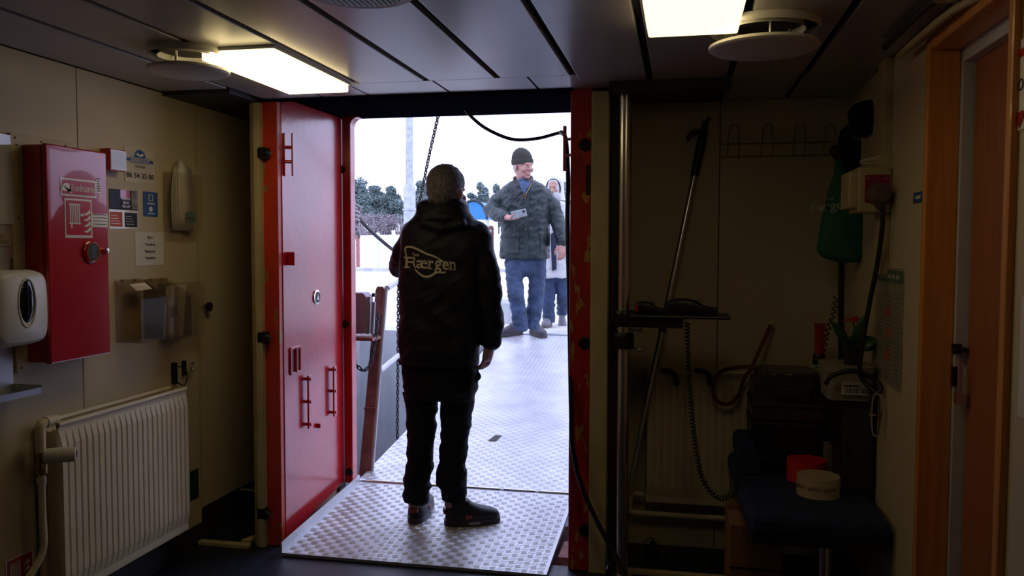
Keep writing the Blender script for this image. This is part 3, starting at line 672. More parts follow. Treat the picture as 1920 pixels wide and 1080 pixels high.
# polished pole
c = onY(1170, 600, 3.60); PX = c.x
t = thing('steel_pole', 'shiny polished steel pole right of the red jamb, floor to ceiling', 'pole', (PX, 3.60, 0))
MB().lathe([(.028, 0), (.028, ZC-.001)], (PX, 3.60, 0), seg=28).build('pole', chrome, t, smooth=True)
MB().lathe([(.045, 0), (.045, .008), (.03, .012)], (PX, 3.60, 0), seg=24).build('foot', steel, t, smooth=True)
MB().lathe([(.030, .0), (.030, .012)], (PX, 3.60, 1.30), seg=24).build('sleeve', steel, t, smooth=True)
# tray with radio handsets clamped to the pole
YT = 3.56
a, b = onY(1185, 585, YT), onY(1367, 597, YT)
t = thing('pole_tray', 'black clamp arm with flat tray carried by the steel pole', 'tray', (PX, 3.6, a.z-.1))
for y in (598, 640):
    z = onY(1170, y, YT).z; MB().lathe([(.040, -.035), (.044, -.03), (.044, .03), (.040, .035)], (PX, 3.6, z), seg=18).box(PX-.05, PX+.02, 3.53, 3.57, z-.02, z+.02).build('clamp', blackm, t, smooth=True)
z = onY(1170, 618, YT).z
MB().lathe([(.034, -.004), (.034, .004)], (PX, 3.6, z+.0), seg=18).build('collar', chrome, t)
for y, s_ in ((620, 1), (655, -1)): p = onY(1195, y, YT); MB().tube([(PX+.03, YT+.02, p.z), p+V((.01, 0, 0))], .005, 8).ball(p+V((.015, 0, 0)), .010, 8).build('wing_screw', steel, t)
a1 = onY(1187, 592, YT); b1 = onY(1281, 612, YT)
MB().box(a1.x-.01, b1.x, 3.46, 3.64, b1.z, a1.z).build('arm', blackm, t, bev=.008)
b2 = onY(1368, 590, YT)
MB().box(a1.x-.01, b2.x, 3.44, 3.66, a1.z, a1.z+.012).build('tray', blackm, t, bev=.004)
zt = a1.z+.012
def radio(name, x0, x1, h, lab, accent=None, grp='handsets on the pole tray'):
    t2 = thing(name, lab, 'handset', ((x0+x1)/2, 3.55, zt), grp); L_ = x1-x0; n = 9
    R = []
    for i in range(n):
        u = i/(n-1); hh = h*(.45+.55*math.sin(math.pi*min(1, u*1.15+.12))**.6)/2
        R.append(((x0+L_*u, 3.55, zt+.002+hh), (0, .036*(.75+.25*math.sin(math.pi*u)), 0), (0, 0, hh)))
    MB().sect(R, p=3.5, seg=20).build('body', blackm, t2, smooth=True)
    for k in range(4): MB().box(x0+L_*(.3+.1*k), x0+L_*(.36+.1*k), 3.515, 3.52, zt+h*.35, zt+h*.55).build('button', darkm, t2, bev=.001)
    MB().tube([(x0+L_*.25, 3.545, zt+h*.92), (x0+L_*.7, 3.545, zt+h*.95)], .004, 8).build('ridge', mat('grey_rubber', (.06, .06, .065), .35), t2, smooth=True)
    if accent: MB().box(x0+.004, x0+.016, 3.51, 3.517, zt+h*.2, zt+h*.75).build('red_tab', mat('tab_red', (.5, .02, .01), .4), t2, bev=.001)
a = onY(1190, 570, 3.55); b = onY(1245, 570, 3.55); radio('handheld_radio', a.x, b.x, .052, 'black handheld radio with red tab, next to the pole', True)
a = onY(1248, 570, 3.55); b = onY(1345, 570, 3.55); radio('telephone_handset', a.x, b.x, .066, 'larger black handset lying on the right half of the tray')
# coiled cords
def coil(pts, r, wr, turns, mat_, name, lab, cat='cord', grp=None, seg=5):
    P_ = spline(pts, 24); L_ = [0]
    for i in range(1, len(P_)): L_.append(L_[-1]+(P_[i]-P_[i-1]).length)
    n = int(turns*9); out = []; j = 0; u = None
    for i in range(n+1):
        s_ = L_[-1]*i/n
        while j < len(P_)-2 and L_[j+1] < s_: j += 1
        tt = (s_-L_[j])/max(1e-9, L_[j+1]-L_[j]); p = P_[j].lerp(P_[j+1], tt); d = (P_[j+1]-P_[j]).normalized()
        if u is None: u = d.orthogonal().normalized()
        u = (u-d*u.dot(d)).normalized(); v = d.cross(u); q = 2*math.pi*turns*i/n
        out.append(p+(u*math.cos(q)+v*math.sin(q))*r)
    return MB().tube(out, wr, seg).build(name, mat_, smooth=True, label=lab, cat=cat, group=grp)
coil([onY(x, y, Y) for x, y, Y in ((1288, 604, 3.52), (1290, 660, 3.52), (1294, 740, 3.5), (1303, 830, 3.5), (1318, 900, 3.48), (1350, 934, 3.45), (1378, 918, 3.42), (1388, 880, 3.42))], .009, .0032, 62, rubber, 'coiled_cord', 'long black coiled cord looping down from the tray to the bench')
coil([onY(x, y, 3.8) for x, y in ((1568, 556), (1562, 590), (1550, 625), (1543, 660))], .010, .003, 10, rubber, 'coiled_cord', 'short black coiled cord hanging behind the red torch')
# boat hook
a = onY(1322, 232, 3.97); b = onY(1212, 760, 3.80)
d = (b-a).normalized()
t = thing('boat_hook', 'long boat hook with metal shaft and black head leaning on the back wall', 'boat hook', onY(1182, 905, 3.74))
e = onY(1182, 905, 3.74)
MB().tube([a+d*.22, b], .0135, 12).build('shaft', steel, t, smooth=True)
MB().tube([b-d*.02, e], .010, 12).build('shaft', galv, t, smooth=True)
m_ = a.lerp(b, .72); MB().tube([m_, m_+d*.03], .017, 12).build('clamp_ring', blackm, t)
mb = MB().tube([a-d*.01, a+d*.05, a+d*.12, a+d*.25], [.012, .020, .022, .018], 12)
mb.tube(spline([a+d*.055, a+d*.035+V((-.03, 0, 0)), a+d*.045+V((-.055, 0, .0)), a+d*.075+V((-.068, 0, 0))], 4), [.014, .014, .013, .013, .013, .012, .012, .011, .010, .009, .009, .008, .006][:13], 10)
mb.tube([a, a+V((.022, 0, .028))], .009, 8)
mb.build('hook_head', blackm, t, smooth=True)
# coat hook rail
t = thing('coat_rack', 'wire coat rack with paired hooks high on the dark back wall', 'coat rack', onY(1450, 290, YB))
wire = mat('dull_wire', (.34, .27, .15), .5, metal=.4)
for y in (268, 292): a, b = onY(1352, y, YB-.012), onY(1560, y, YB-.012); a.z = b.z = (a.z+b.z)/2; MB().tube([a, b], .003, 8).build('rail', wire, t)
for x in (1375, 1438, 1498, 1555):
    c = onY(x, 265, YB-.015); z0 = onY(x, 293, YB).z; z1 = onY(x, 236, YB).z
    MB().tube(spline([(c.x-.026, YB-.012, z0), (c.x-.024, YB-.02, z0+.06), (c.x-.018, YB-.04, z1-.01), (c.x, YB-.045, z1), (c.x+.018, YB-.04, z1-.01), (c.x+.024, YB-.02, z0+.06), (c.x+.026, YB-.012, z0)], 5), .003, 8).build('hook', wire, t, smooth=True)
# radiator on the back wall
xa, xb = onY(1212, 820, YB-.1).x, onY(1402, 820, YB-.1).x; za, zb = onY(1300, 947, YB-.1).z, onY(1300, 702, YB-.1).z
t = thing('radiator', 'plain fluted radiator on the dark back wall behind the coiled cord', 'radiator', ((xa+xb)/2, YB, za))
radiator(t, (xb, YB, 0), (-1, 0, 0), (0, -1, 0), xb-xa, za, zb, .1, 13)
MB().tube(spline([(xa-.01, YB-.05, za+.02), (xa-.06, YB-.05, za+.02), (xa-.075, YB-.05, za), (xa-.075, YB-.05, za-.05), (xa-.04, YB-.05, za-.07), (xb, YB-.05, za-.07)], 5), .014, 10).build('supply_pipe', radm, t, smooth=True)
for x in (1262, 1325):
    c = onY(x, 702, YB-.12)
    mb = MB().tube(spline([c+V((-.05, .03, .012)), c+V((-.01, 0, .012)), c+V((.012, -.005, -.01)), c+V((.02, -.01, -.05))], 5), .013, 8)
    mb.build('strap_hook', blackm, smooth=True, label='black rubber strap over the back radiator top, '+('left one' if x < 1300 else 'right one'), cat='strap', group='straps on the back radiator')
# red rope loop and stick
ropem = mat('dark_red_rope', (.16, .03, .015), .8, bump=.3, bs=150)
MB().tube(spline([onY(x, y, 3.86) for x, y in ((1425, 690), (1390, 688), (1352, 697), (1337, 725), (1345, 752), (1368, 757), (1385, 740), (1395, 710), (1410, 690))], 6), .009, 8).build('rope_loop', ropem, smooth=True, label='dark red rope loop hanging at the right end of the back radiator', cat='rope')
a, b = onY(1408, 692, 3.86), onY(1445, 610, 3.96)
t = thing('wooden_stick', 'short dark red stick with pale tip above the rope loop', 'stick', a)
MB().tube([a, b], .009, 10).build('shaft', mat('stick_red', (.15, .035, .02), .5), t, smooth=True); MB().tube([b, b+(b-a)*.08], .011, 8).build('tip', creamd, t)
# white rod
a, b = onY(1412, 700, 3.82), onY(1590, 682, 3.86); MB().tube([a, b], .005, 8).build('plastic_rod', white, smooth=True, label='thin white rod lying across the brown crates', cat='rod')

# ------------------------------------------------ bench with navy upholstery
ZS = .50
navyu = mat('navy_upholstery', (.010, .022, .085), .75, var=.2, vs=25, bump=.1, bs=120)
fr = onZ(1718, 985, ZS); fl = onZ(1420, 975, ZS); bl_ = onZ(1410, 870, ZS)
xs0, yf = fl.x, min(fr.y, fl.y)
yf = 3.02
t = thing('bench', 'navy upholstered bench in the dark corner against the right wall', 'bench', (.5, 3.4, 0))
xs0 = onY(1400, 985, yf).x
MB().prism([(xs0+.0, yf+.10, ZS-.09), (xs0+.02, yf, ZS-.09), (XR-.012, yf, ZS-.09), (XR-.012, 3.95, ZS-.09), (xs0-.02, 3.95, ZS-.09)], (0, 0, .09)).build('seat', navyu, t, bev=.03)
MB().box(xs0+.02, XR-.02, yf+.03, 3.93, ZS-.12, ZS-.09).build('seat_board', darkm, t)
R = []
for k in range(7):
    u = k/6; R.append(((xs0+.045, yf+.50+.38*u, ZS+.06), (.045, 0, 0), (0, 0, .075*(.7+.3*math.sin(math.pi*u)))))
MB().sect(R, p=3, seg=20).build('side_bolster', navyu, t, smooth=True)
for x, y in ((onY(1545, 1060, yf+.12).x, yf+.12), (XR-.06, 3.85), (xs0+.12, 3.85)):
    MB().lathe([(.02, 0), (.02, ZS-.12)], (x, y, 0), seg=14).build('leg', steel, t, smooth=True)
# things on and around the bench
def carton(name, x0, x1, y0, y1, z0, z1, m_, lab, cat, **k):
    t2 = thing(name, lab, cat, ((x0+x1)/2, (y0+y1)/2, z0), k.get('group'))
    MB().box(x0, x1, y0, y1, z0, z1).build('body', m_, t2, bev=.006)
    return t2
card = mat('brown_cardboard', (.26, .13, .06), .8, var=.1)
x0, x1 = onY(1368, 1000, 3.27).x, onY(1485, 1000, 3.27).x
t2 = carton('cardboard_box', x0, x1-.03, 3.27, 3.6, .001, .375, card, 'plain brown cardboard box on the floor left of the bench', 'box')
MB().box(x0+.002, x1-.032, 3.267, 3.27, .20, .207).build('flap_edge', gapm, t2)
plasm = mat('dark_wrap', (.045, .03, .025), .25, var=.5, vs=14, bump=.9, bs=22)
x0, x1 = onY(1408, 780, 3.66).x, onY(1560, 780, 3.66).x
z1 = onY(1480, 700, 3.62).z; z0 = ZS+.002; zm = onY(1480, 790, 3.62).z
t2 = thing('crate', 'dark brown crate wrapped in film, on top of the black one by the radiator', 'crate', ((x0+x1)/2, 3.7, zm), 'stacked crates on the bench')
MB().prism([(x0, 3.62, zm), (x1, 3.62, zm), (x1-.02, 3.62, z1-.03), (x1-.06, 3.62, z1), (x0+.04, 3.62, z1), (x0+.01, 3.62, z1-.05)], (0, .25, 0)).build('body', plasm, t2, bev=.008)
MB().box(x0-.004, x1+.004, 3.612, 3.88, zm+.06, zm+.075).build('rim', darkm, t2, bev=.004)
MB().obox(((x0+x1)/2, 3.60, zm+.12), (.07, 0, 0), (0, .004, 0), (0, 0, .02)).build('handle_bar', darkm, t2, bev=.004)
t2 = thing('crate', 'black crinkled crate standing on the navy bench, below the brown one', 'crate', ((x0+x1)/2, 3.7, z0), 'stacked crates on the bench')
MB().prism([(x0+.0, 3.60, zm-.002), (x1, 3.60, zm-.002), (x1-.02, 3.60, z0), (x0+.02, 3.60, z0)], (0, .28, 0)).build('body', mat('black_film', (.012, .012, .014), .22, bump=1, bs=30), t2, bev=.01)
MB().box(x0-.004, x1+.004, 3.592, 3.885, zm-.03, zm-.004).build('rim', blackm, t2, bev=.004)
MB().box(x0+.02, x1-.02, 3.594, 3.60, z0+.09, z0+.10).build('rib', blackm, t2)
# black cabinet
YC = 3.33
x0, x1 = onY(1574, 800, YC).x, min(XR-.01, onY(1658, 800, YC).x); z1 = onY(1610, 752, YC).z
t2 = thing('black_cabinet', 'tall black box on the bench under the plastic tub', 'cabinet', ((x0+x1)/2, 3.6, ZS), None)
MB().box(x0, x1, YC, 3.59, ZS+.001, z1).build('body', blackm, t2, bev=.006)
MB().box(x0+.012, x1-.012, YC-.004, YC, ZS+.03, z1-.03).build('front_panel', darkm, t2, bev=.002)
MB().lathe([(.012, 0), (.008, .012)], (x0+.03, YC-.004, (z1+ZS)/2), (0, -1, 0), seg=12).build('knob', blackm, t2)
p = onY(1561, 840, 3.5); MB().box(p.x-.025, p.x+.008, 3.47, 3.57, ZS+.001, ZS+.15).build('grey_carton', mat('grey_card', (.15, .14, .12), .7), bev=.003, label='narrow grey carton between black cabinet and crates', cat='box')
# plastic tub with label and plant
YP = 3.30
x0, x1 = onY(1549, 715, YP).x, onY(1646, 715, YP).x; x1 = min(x1, XR-.012); zt2 = onY(1600, 690, YP).z
t2 = thing('plastic_tub', 'pale plastic tub with white label on top of black cabinet', 'tub', ((x0+x1)/2, 3.5, z1), None)
tub = mat('pale_tub', (.30, .28, .22), .35)
L = [(((x0+x1)/2, 3.42, z1+.002), ((x1-x0)/2*.86, 0, 0), (0, .105, 0)), (((x0+x1)/2, 3.42, zt2-.02), ((x1-x0)/2*.97, 0, 0), (0, .115, 0)), (((x0+x1)/2, 3.42, zt2-.018), ((x1-x0)/2, 0, 0), (0, .12, 0)), (((x0+x1)/2, 3.42, zt2), ((x1-x0)/2, 0, 0), (0, .12, 0))]
MB().sect(L, p=6, seg=40).build('tub', tub, t2, smooth=True)
a = onY(1579, 716, YP-.004); b = onY(1629, 742, YP-.004)
MB().box(a.x, b.x, 3.300, 3.306, b.z, a.z).build('label_card', paper, t2)
for k in range(12): MB().box(a.x+.012+k*.008, a.x+.0145+k*.008+(k % 3)*.001, 3.2988, 3.300, b.z+.006, b.z+.026).build('label_bar', printb, t2)
MB().box(a.x+.01, b.x-.03, 3.2988, 3.300, a.z-.018, a.z-.013).build('label_line', printb, t2)
c = onY(1597, 690, 3.40); c.z = zt2+.001
t2 = thing('potted_plant', 'small potted plant with one red flower standing on the tub', 'plant', c)
MB().lathe([(.028, 0), (.040, .06), (.043, .06), (.043, .068)], c, seg=18).build('pot', mat('pot_black', (.02, .018, .018), .5), t2, smooth=True)
leafm = mat('leaf_green', (.03, .11, .03), .4)
def leafshape(base, tip, w, nrm, t2, m_):
    base, tip = V(base), V(tip); d = tip-base; s_ = d.cross(V(nrm)).normalized(); vs = []; fs = []; N = 7
    for i in range(N+1):
        u = i/N; wd = w*math.sin(math.pi*min(1, u**.8))*(1-.1*u); c_ = base+d*u+V(nrm)*(.25*d.length*math.sin(math.pi*u)*.4)
        vs += [c_-s_*wd, c_+V(nrm)*(-.15*wd), c_+s_*wd]
        if i: k = 3*i; fs += [(k-3, k-2, k+1, k), (k-2, k-1, k+2, k+1)]
    o = MB().add(vs, fs).build('leaf', m_, t2, smooth=True); so = o.modifiers.new('s', 'SOLIDIFY'); so.thickness = .001
for dx, dz, w in ((-.09, .10, .026), (-.05, .02, .03), (.09, .03, .034), (.11, .0, .03), (.04, .13, .024), (.0, .05, .03)):
    leafshape(c+V((dx*.15, -.005, .07)), c+V((dx, -.03, .07+dz)), w, V((0, -.7, .7)), t2, leafm)
MB().tube(spline([c+V((0, 0, .065)), c+V((.006, 0, .12)), c+V((.002, 0, .168))], 4), .003, 6).build('stem', leafm, t2, smooth=True)
fl_ = mat('flower_red', (.50, .02, .015), .5)
for q in range(5):
    an = q*1.257; leafshape(c+V((.002, 0, .168)), c+V((.002+.055*math.cos(an), .03*math.sin(an), .175+.012*math.sin(an))), .018, V((0, 0, 1)), t2, fl_)
# tape rolls
def roll(c, r, h, m_, lab, hole=.6):
    t2 = thing('tape_roll', lab, 'tape', c, 'tape rolls on the bench')
    MB().lathe([(r*hole, 0), (r, 0), (r, h), (r*hole, h)], c, seg=36).build('tape', m_, t2, smooth=True)
    MB().lathe([(r*hole, h), (r*hole*.95, h), (r*hole*.95, 0), (r*hole, 0)], c, seg=30, cap=False).build('core', card, t2, smooth=True); return t2
c = onY(1534, 918, 3.30); c.z = ZS+.002; r_ = onY(1575, 900, 3.3).x-onY(1534, 900, 3.3).x
tp = roll(c, r_, .075, mat('tape_white', (.55, .45, .30), .35), 'wide cream tape roll with dark printed marks, in front')
for q in (-1.9, -1.15, -2.7):
    pts, fs = letter('galio', c+V((0, 0, .038)), (1, 0, 0), UZ, .05, .018, printb, None, raw=True)
    w_ = [V((c.x+math.cos(q+(p.x-c.x)/r_)*(r_+.001), c.y+math.sin(q+(p.x-c.x)/r_)*(r_+.001), p.z)) for p in pts]
    MB().add(w_, fs).build('printed_mark', mat('tape_print', (.10, .03, .03), .5), tp)
c2_ = onY(1512, 893, 3.50); c2_.z = ZS+.002
roll(c2_, r_*.98, .085, mat('tape_red', (.75, .02, .025), .35), 'bright red tape roll behind the cream one')
# torch
a = onY(1536, 662, 3.78); b = onY(1533, 612, 3.78)
t2 = thing('torch', 'red cylindrical torch standing behind the white rod', 'torch', a)
MB().lathe([(.020, 0), (.020, .10), (.023, .11), (.023, .13)], a, seg=16).build('barrel', mat('torch_red', (.40, .03, .02), .4), t2, smooth=True)
MB().lathe([(.026, -.05), (.026, -.012), (.021, 0)], a, seg=16).build('base', blackm, t2, smooth=True)

# ------------------------------------------------ right wall: socket box, bags, cable, poster
x0, x1, z0, z1 = ry(1592, 1670, 312, 398, 3.20); x1 = XR-.002
t2 = thing('socket_box', 'cream electrical socket box with red cover plate on the right wall', 'socket', (XR, 3.28, z0))
MB().box(x0+.03, x1, 3.20, 3.37, z0, z1).build('body', creamd, t2, bev=.008)
MB().box(x0, x0+.032, 3.206, 3.36, z0+.015, z1-.015).build('hinged_cover', creamd, t2, bev=.006)
a = onY(1622, 328, 3.199); b = onY(1667, 379, 3.199)
cv = MB().box(a.x, min(b.x, x1-.002), 3.194, 3.20, b.z, a.z).build('cover_plate', mat('plate_red', (.30, .012, .03), .4), t2, bev=.002)
for sx in (a.x+.012, min(b.x, x1)-.014):
    for sz in (a.z-.012, b.z+.012): MB().lathe([(.005, 0), (.003, .003)], (sx, 3.194, sz), (0, -1, 0), seg=8).build('screw', steel, cv)
c = onY(1648, 362, 3.16)
t2 = thing('plug', 'round grey brown plug pushed into the red cover plate', 'plug', c)
MB().lathe([(.022, -.035), (.034, -.03), (.036, 0), (.034, .028), (.02, .034)], V((c.x, 3.157, c.z)), (.2, -1, 0), seg=22).build('body', mat('plug_grey', (.12, .085, .07), .5), t2, smooth=True)
MB().tube([(c.x+.0, 3.155, c.z), (c.x+.006, 3.15, c.z-.06)], [.03, .014], 14).build('cable_neck', mat('plug_dark', (.05, .035, .03), .5), t2, smooth=True)
MB().tube(spline([onY(x, y, Y) for x, y, Y in ((1655, 388, 3.15), (1654, 430, 3.16), (1644, 500, 3.2), (1630, 570, 3.22), (1618, 640, 3.24), (1612, 690, 3.25), (1620, 715, 3.25), (1642, 735, 3.22), (1652, 730, 3.22), (1640, 712, 3.24), (1600, 695, 3.25), (1560, 705, 3.26), (1548, 720, 3.27))], 8), .009, 10).build('power_cable', rubber, smooth=True, label='thick black cable hanging from the plug and curling over the tub', cat='cable')
# carabiner
c = onY(1642, 778, 3.20)
t2 = thing('carabiner', 'steel carabiner hanging from the black cable over the cabinet', 'carabiner', c)
R = [c+V((.016*math.copysign(abs(math.cos(q))**.6, math.cos(q)), 0, .078*math.copysign(abs(math.sin(q))**.8, math.sin(q)))) for q in [2*math.pi*k/28 for k in range(28)]]
MB().tube(R, .0045, 8, closed=True).build('body', chrome, t2, smooth=True)
MB().lathe([(.009, -.018), (.009, .018)], c+V((.014, 0, 0)), seg=10).build('screw_gate', brass, t2, smooth=True); MB().tube([c+V((-.025, 0, 0)), c+V((.0, 0, 0))], .004, 6).build('lever', chrome, t2)
# cloth objects: hanging bags
def sack(name, pts, dep, Yc, m_, lab, cat, amp=.006, p=2.2, grp=None):
    """pts: (py, px_left, px_right) rows traced at depth Yc"""
    L = []
    for py, xl, xr in pts:
        a, b = onY(xl, py, Yc), onY(xr, py, Yc); c_ = (a+b)/2
        u = min(1, (b.x-a.x)/.14); L.append((c_, ((b.x-a.x)/2, 0, 0), (0, dep*u, 0)))
    L = L[::-1]
    # densify
    D = []
    for i in range(len(L)-1):
        for k in range(4):
            u = k/4; D.append(tuple(L[i][j].lerp(V(L[i+1][j]), u) if isinstance(L[i][j], V) else V(L[i][j]).lerp(V(L[i+1][j]), u) for j in range(3)))
    D.append(tuple(V(z) for z in L[-1]))
    mb = MB().sect(D, p=p, seg=40)
    for i, v in enumerate(mb.v):
        n_ = noise.noise(V((v.x*30, v.y*30, v.z*7)))+.5*noise.noise(v*25); mb.v[i] = v+V((0, -1, 0))*n_*amp+V((n_*amp*.6, 0, 0))
    t2 = thing(name, lab, cat, mb.v[0], grp); o = mb.build('body', m_, t2, smooth=True, sharp=80); return t2, o, mb
gbag = mat('green_bag', (.012, .13, .075), .7, var=.15, bump=.1, bs=150)
t2, o, mbg = sack('tote_bag', [(300, 1566, 1580), (330, 1562, 1590), (360, 1552, 1610), (400, 1543, 1622), (440, 1535, 1628), (470, 1531, 1630), (482, 1540, 1626), (492, 1570, 1610)], .05, 3.72, gbag, 'dark green cloth bag with white lettering hanging on the rack', 'bag', .007)
def project(pts, fs, mesh_mb, parent, m_, name, d=(0, 1, 0), off=.002, label=None):
    bv = BVHTree.FromPolygons([tuple(v) for v in mesh_mb.v], mesh_mb.f); out = []
    for p in pts:
        h, n_, i_, _ = bv.ray_cast(p-V(d)*1.0, V(d)); out.append((h-V(d)*off) if h is not None else p)
    return MB().add(out, fs).build(name, m_, parent, label=label)
c = onY(1557, 388, 3.66); pts, fs = letter('Færgen', c, (1, 0, .12), (-.12, 0, 1), .15, .05, printw, None, raw=True, bold=.01)
greyprint = mat('faded_print', (.45, .50, .42), .6)
project(pts, fs, mbg, t2, greyprint, 'lettering')
c = onY(1556, 372, 3.66); pts, fs = letter('Tunø', c, (1, 0, .12), (-.12, 0, 1), .04, .012, printw, None, raw=True); project(pts, fs, mbg, t2, greyprint, 'lettering')
MB().tube(spline([onY(x, y, 3.74) for x, y in ((1572, 302), (1562, 290), (1558, 282), (1566, 276), (1576, 300))], 5), .008, 8).build('strap', blackm, t2, smooth=True)
blk = mat('black_cloth', (.010, .012, .014), .9, var=.3, bump=.2, bs=100, spec=.2)
t2, o, mb_ = sack('cap', [(188, 1622, 1645), (196, 1600, 1655), (210, 1592, 1660), (235, 1592, 1660), (255, 1604, 1655)], .07, 3.60, blk, 'black woolly cap on the top hook, high in the corner', 'cap', .014)
t2, o, mbb = sack('black_bag', [(232, 1590, 1640), (245, 1575, 1655), (270, 1570, 1656), (300, 1570, 1652), (330, 1572, 1640), (420, 1580, 1640), (470, 1590, 1640), (490, 1600, 1630)], .05, 3.80, blk, 'black bag with grey lettering behind the green bag', 'bag', .012)
c = onY(1618, 256, 3.72); pts, fs = letter('Tunø', c, (1, 0, .15), (-.15, 0, 1), .08, .03, printw, None, raw=True); project(pts, fs, mbb, t2, greyprint, 'lettering')
MB().tube(spline([onY(x, y, 3.78) for x, y in ((1578, 486), (1577, 560), (1577, 640), (1578, 692))], 4), .013, 8, flat=.4).build('webbing_strap', blackm, smooth=True, label='black webbing strap hanging straight down below the bags', cat='strap')
MB().tube(spline([onY(x, y, 3.26) for x, y in ((1618, 302), (1640, 299), (1655, 302), (1640, 306), (1618, 306), (1613, 303), (1622, 299), (1656, 290), (1658, 270))], 5), .003, 6).build('white_lead', white, smooth=True, label='folded white lead lying on the socket box', cat='cable')
# poster, stickers on the right wall
def right_sheet(px0, px1, yt, yb, m_, name, lab, cat):
    y0, y1, z0, z1 = rx(px0, px1, yt, yb, XR-.002)
    return MB().box(XR-.003, XR-.0012, y0, y1, z0, z1).build(name, m_, label=lab, cat=cat), (y0, y1, z0, z1)
st, (y0, y1, z0, z1) = right_sheet(1641, 1692, 506, 718, mat('poster_paper', (.45, .46, .40), .25), 'safety_poster', 'safety instruction poster with teal header in the dark right corner', 'poster')
w, h = y1-y0, z1-z0; X2 = XR-.0042
MB().box(X2, X2+.001, y0, y1, z1-h*.11, z1).build('header_band', tealm, st)
for k in range(5): MB().box(X2-.0006, X2, y0+w*(.12+.15*k), y0+w*(.22+.15*k), z1-h*.07, z1-h*.04).build('header_mark', printw, st)
mb = MB(); mr = MB()
for c_ in range(3):
    for k in range(22):
        if (k+c_) % 6 == 5: continue
        mb.box(X2, X2+.001, y0+w*(.07+.31*c_), y0+w*(.07+.31*c_+.22-.03*(k % 3)), z0+h*(.04+.036*k), z0+h*(.045+.036*k))
for k in range(3): mr.box(X2-.0004, X2, y0+w*.4, y0+w*.56, z0+h*(.2+.2*k), z0+h*(.28+.2*k))
mb.build('print_lines', printb, st); mr.build('print_pictures', orange, st)
MB().box(XR-.006, XR-.0045, y0-.004, y1+.004, z0-.01, z1+.01).build('cover_film', clearp, st)
st, (y0, y1, z0, z1) = right_sheet(1713, 1729, 360, 380, blue, 'blue_tag', 'small blue tag on the wall left of the orange door frame', 'sticker')
MB().box(XR-.0042, XR-.003, y0+.015, y1-.03, z0+.012, z1-.012).build('tag_mark', printw, st)
st, (y0, y1, z0, z1) = right_sheet(1905, 1990, 55, 232, paper, 'card_poster', 'pale sheet with red card suit symbols at the top right edge', 'poster')
w, h = y1-y0, z1-z0
yy = y1-.045
def heart(c, s_): return [c+V((0, math.copysign(abs(math.sin(q))**3, math.sin(q))*s_, (13*math.cos(q)-5*math.cos(2*q)-2*math.cos(3*q)-math.cos(4*q))/16*s_)) for q in [2*math.pi*k/20 for k in range(20)]]
MB().prism(heart(V((XR-.005, y1-.035, z0+h*.13)), .022), (.001, 0, 0)).build('heart_symbol', printr, st)
MB().prism([(XR-.005, y1-.01, z0+h*.88), (XR-.005, y1-.06, z0+h*.9), (XR-.005, y1-.06, z0+h*.8), (XR-.005, y1-.015, z0+h*.81)], (.001, 0, 0)).build('red_symbol', printr, st)
MB().torus((XR-.004, y1-.035, z0+h*.5), (1, 0, 0), .012, .0015, 14, 6).build('ring_symbol', printb, st)
right_sheet(1912, 1990, 560, 800, paper, 'paper_sheet', 'plain pale sheet on the wall at the right frame edge', 'notice')
c = onY(1800, 2, 1.9); 
t2 = thing('wall_fitting', 'dark fitting end under the ceiling at the top right edge', 'fitting', (c.x, 2.3, ZC))
a = onZ(1748, 4, ZC-.03); MB().box(a.x, a.x+.16, a.y-.5, a.y, ZC-.035, ZC-.001).build('body', steel, t2, bev=.004); MB().box(a.x+.01, a.x+.15, a.y-.0, a.y+.006, ZC-.03, ZC-.005).build('end_cap', darkm, t2)
# floor bits right of the pole
c = onZ(1215, 1040, .03); t2 = thing('floor_valve', 'small floor fitting with wire handle near the foot of the pole', 'valve', c)
MB().lathe([(.035, 0), (.035, .03), (.015, .04), (.015, .07)], V((c.x+.02, c.y+.06, 0)), seg=14).build('body', blackm, t2, smooth=True)
MB().tube(spline([V((c.x-.04, c.y, .07)), V((c.x+.01, c.y+.03, .10)), V((c.x+.04, c.y+.05, .06))], 5), .004, 8).build('handle', steel, t2, smooth=True)
MB().tube(spline([onY(x, y, Y) for x, y, Y in ((1392, 905, 3.40), (1420, 940, 3.36), (1400, 985, 3.34), (1380, 1035, 3.3))]+[V((onZ(1345, 1076, .01).x, 3.3, .008))], 6), .007, 8).build('hanging_cable', rubber, smooth=True, label='black cable dropping past the left corner of the bench', cat='cable')
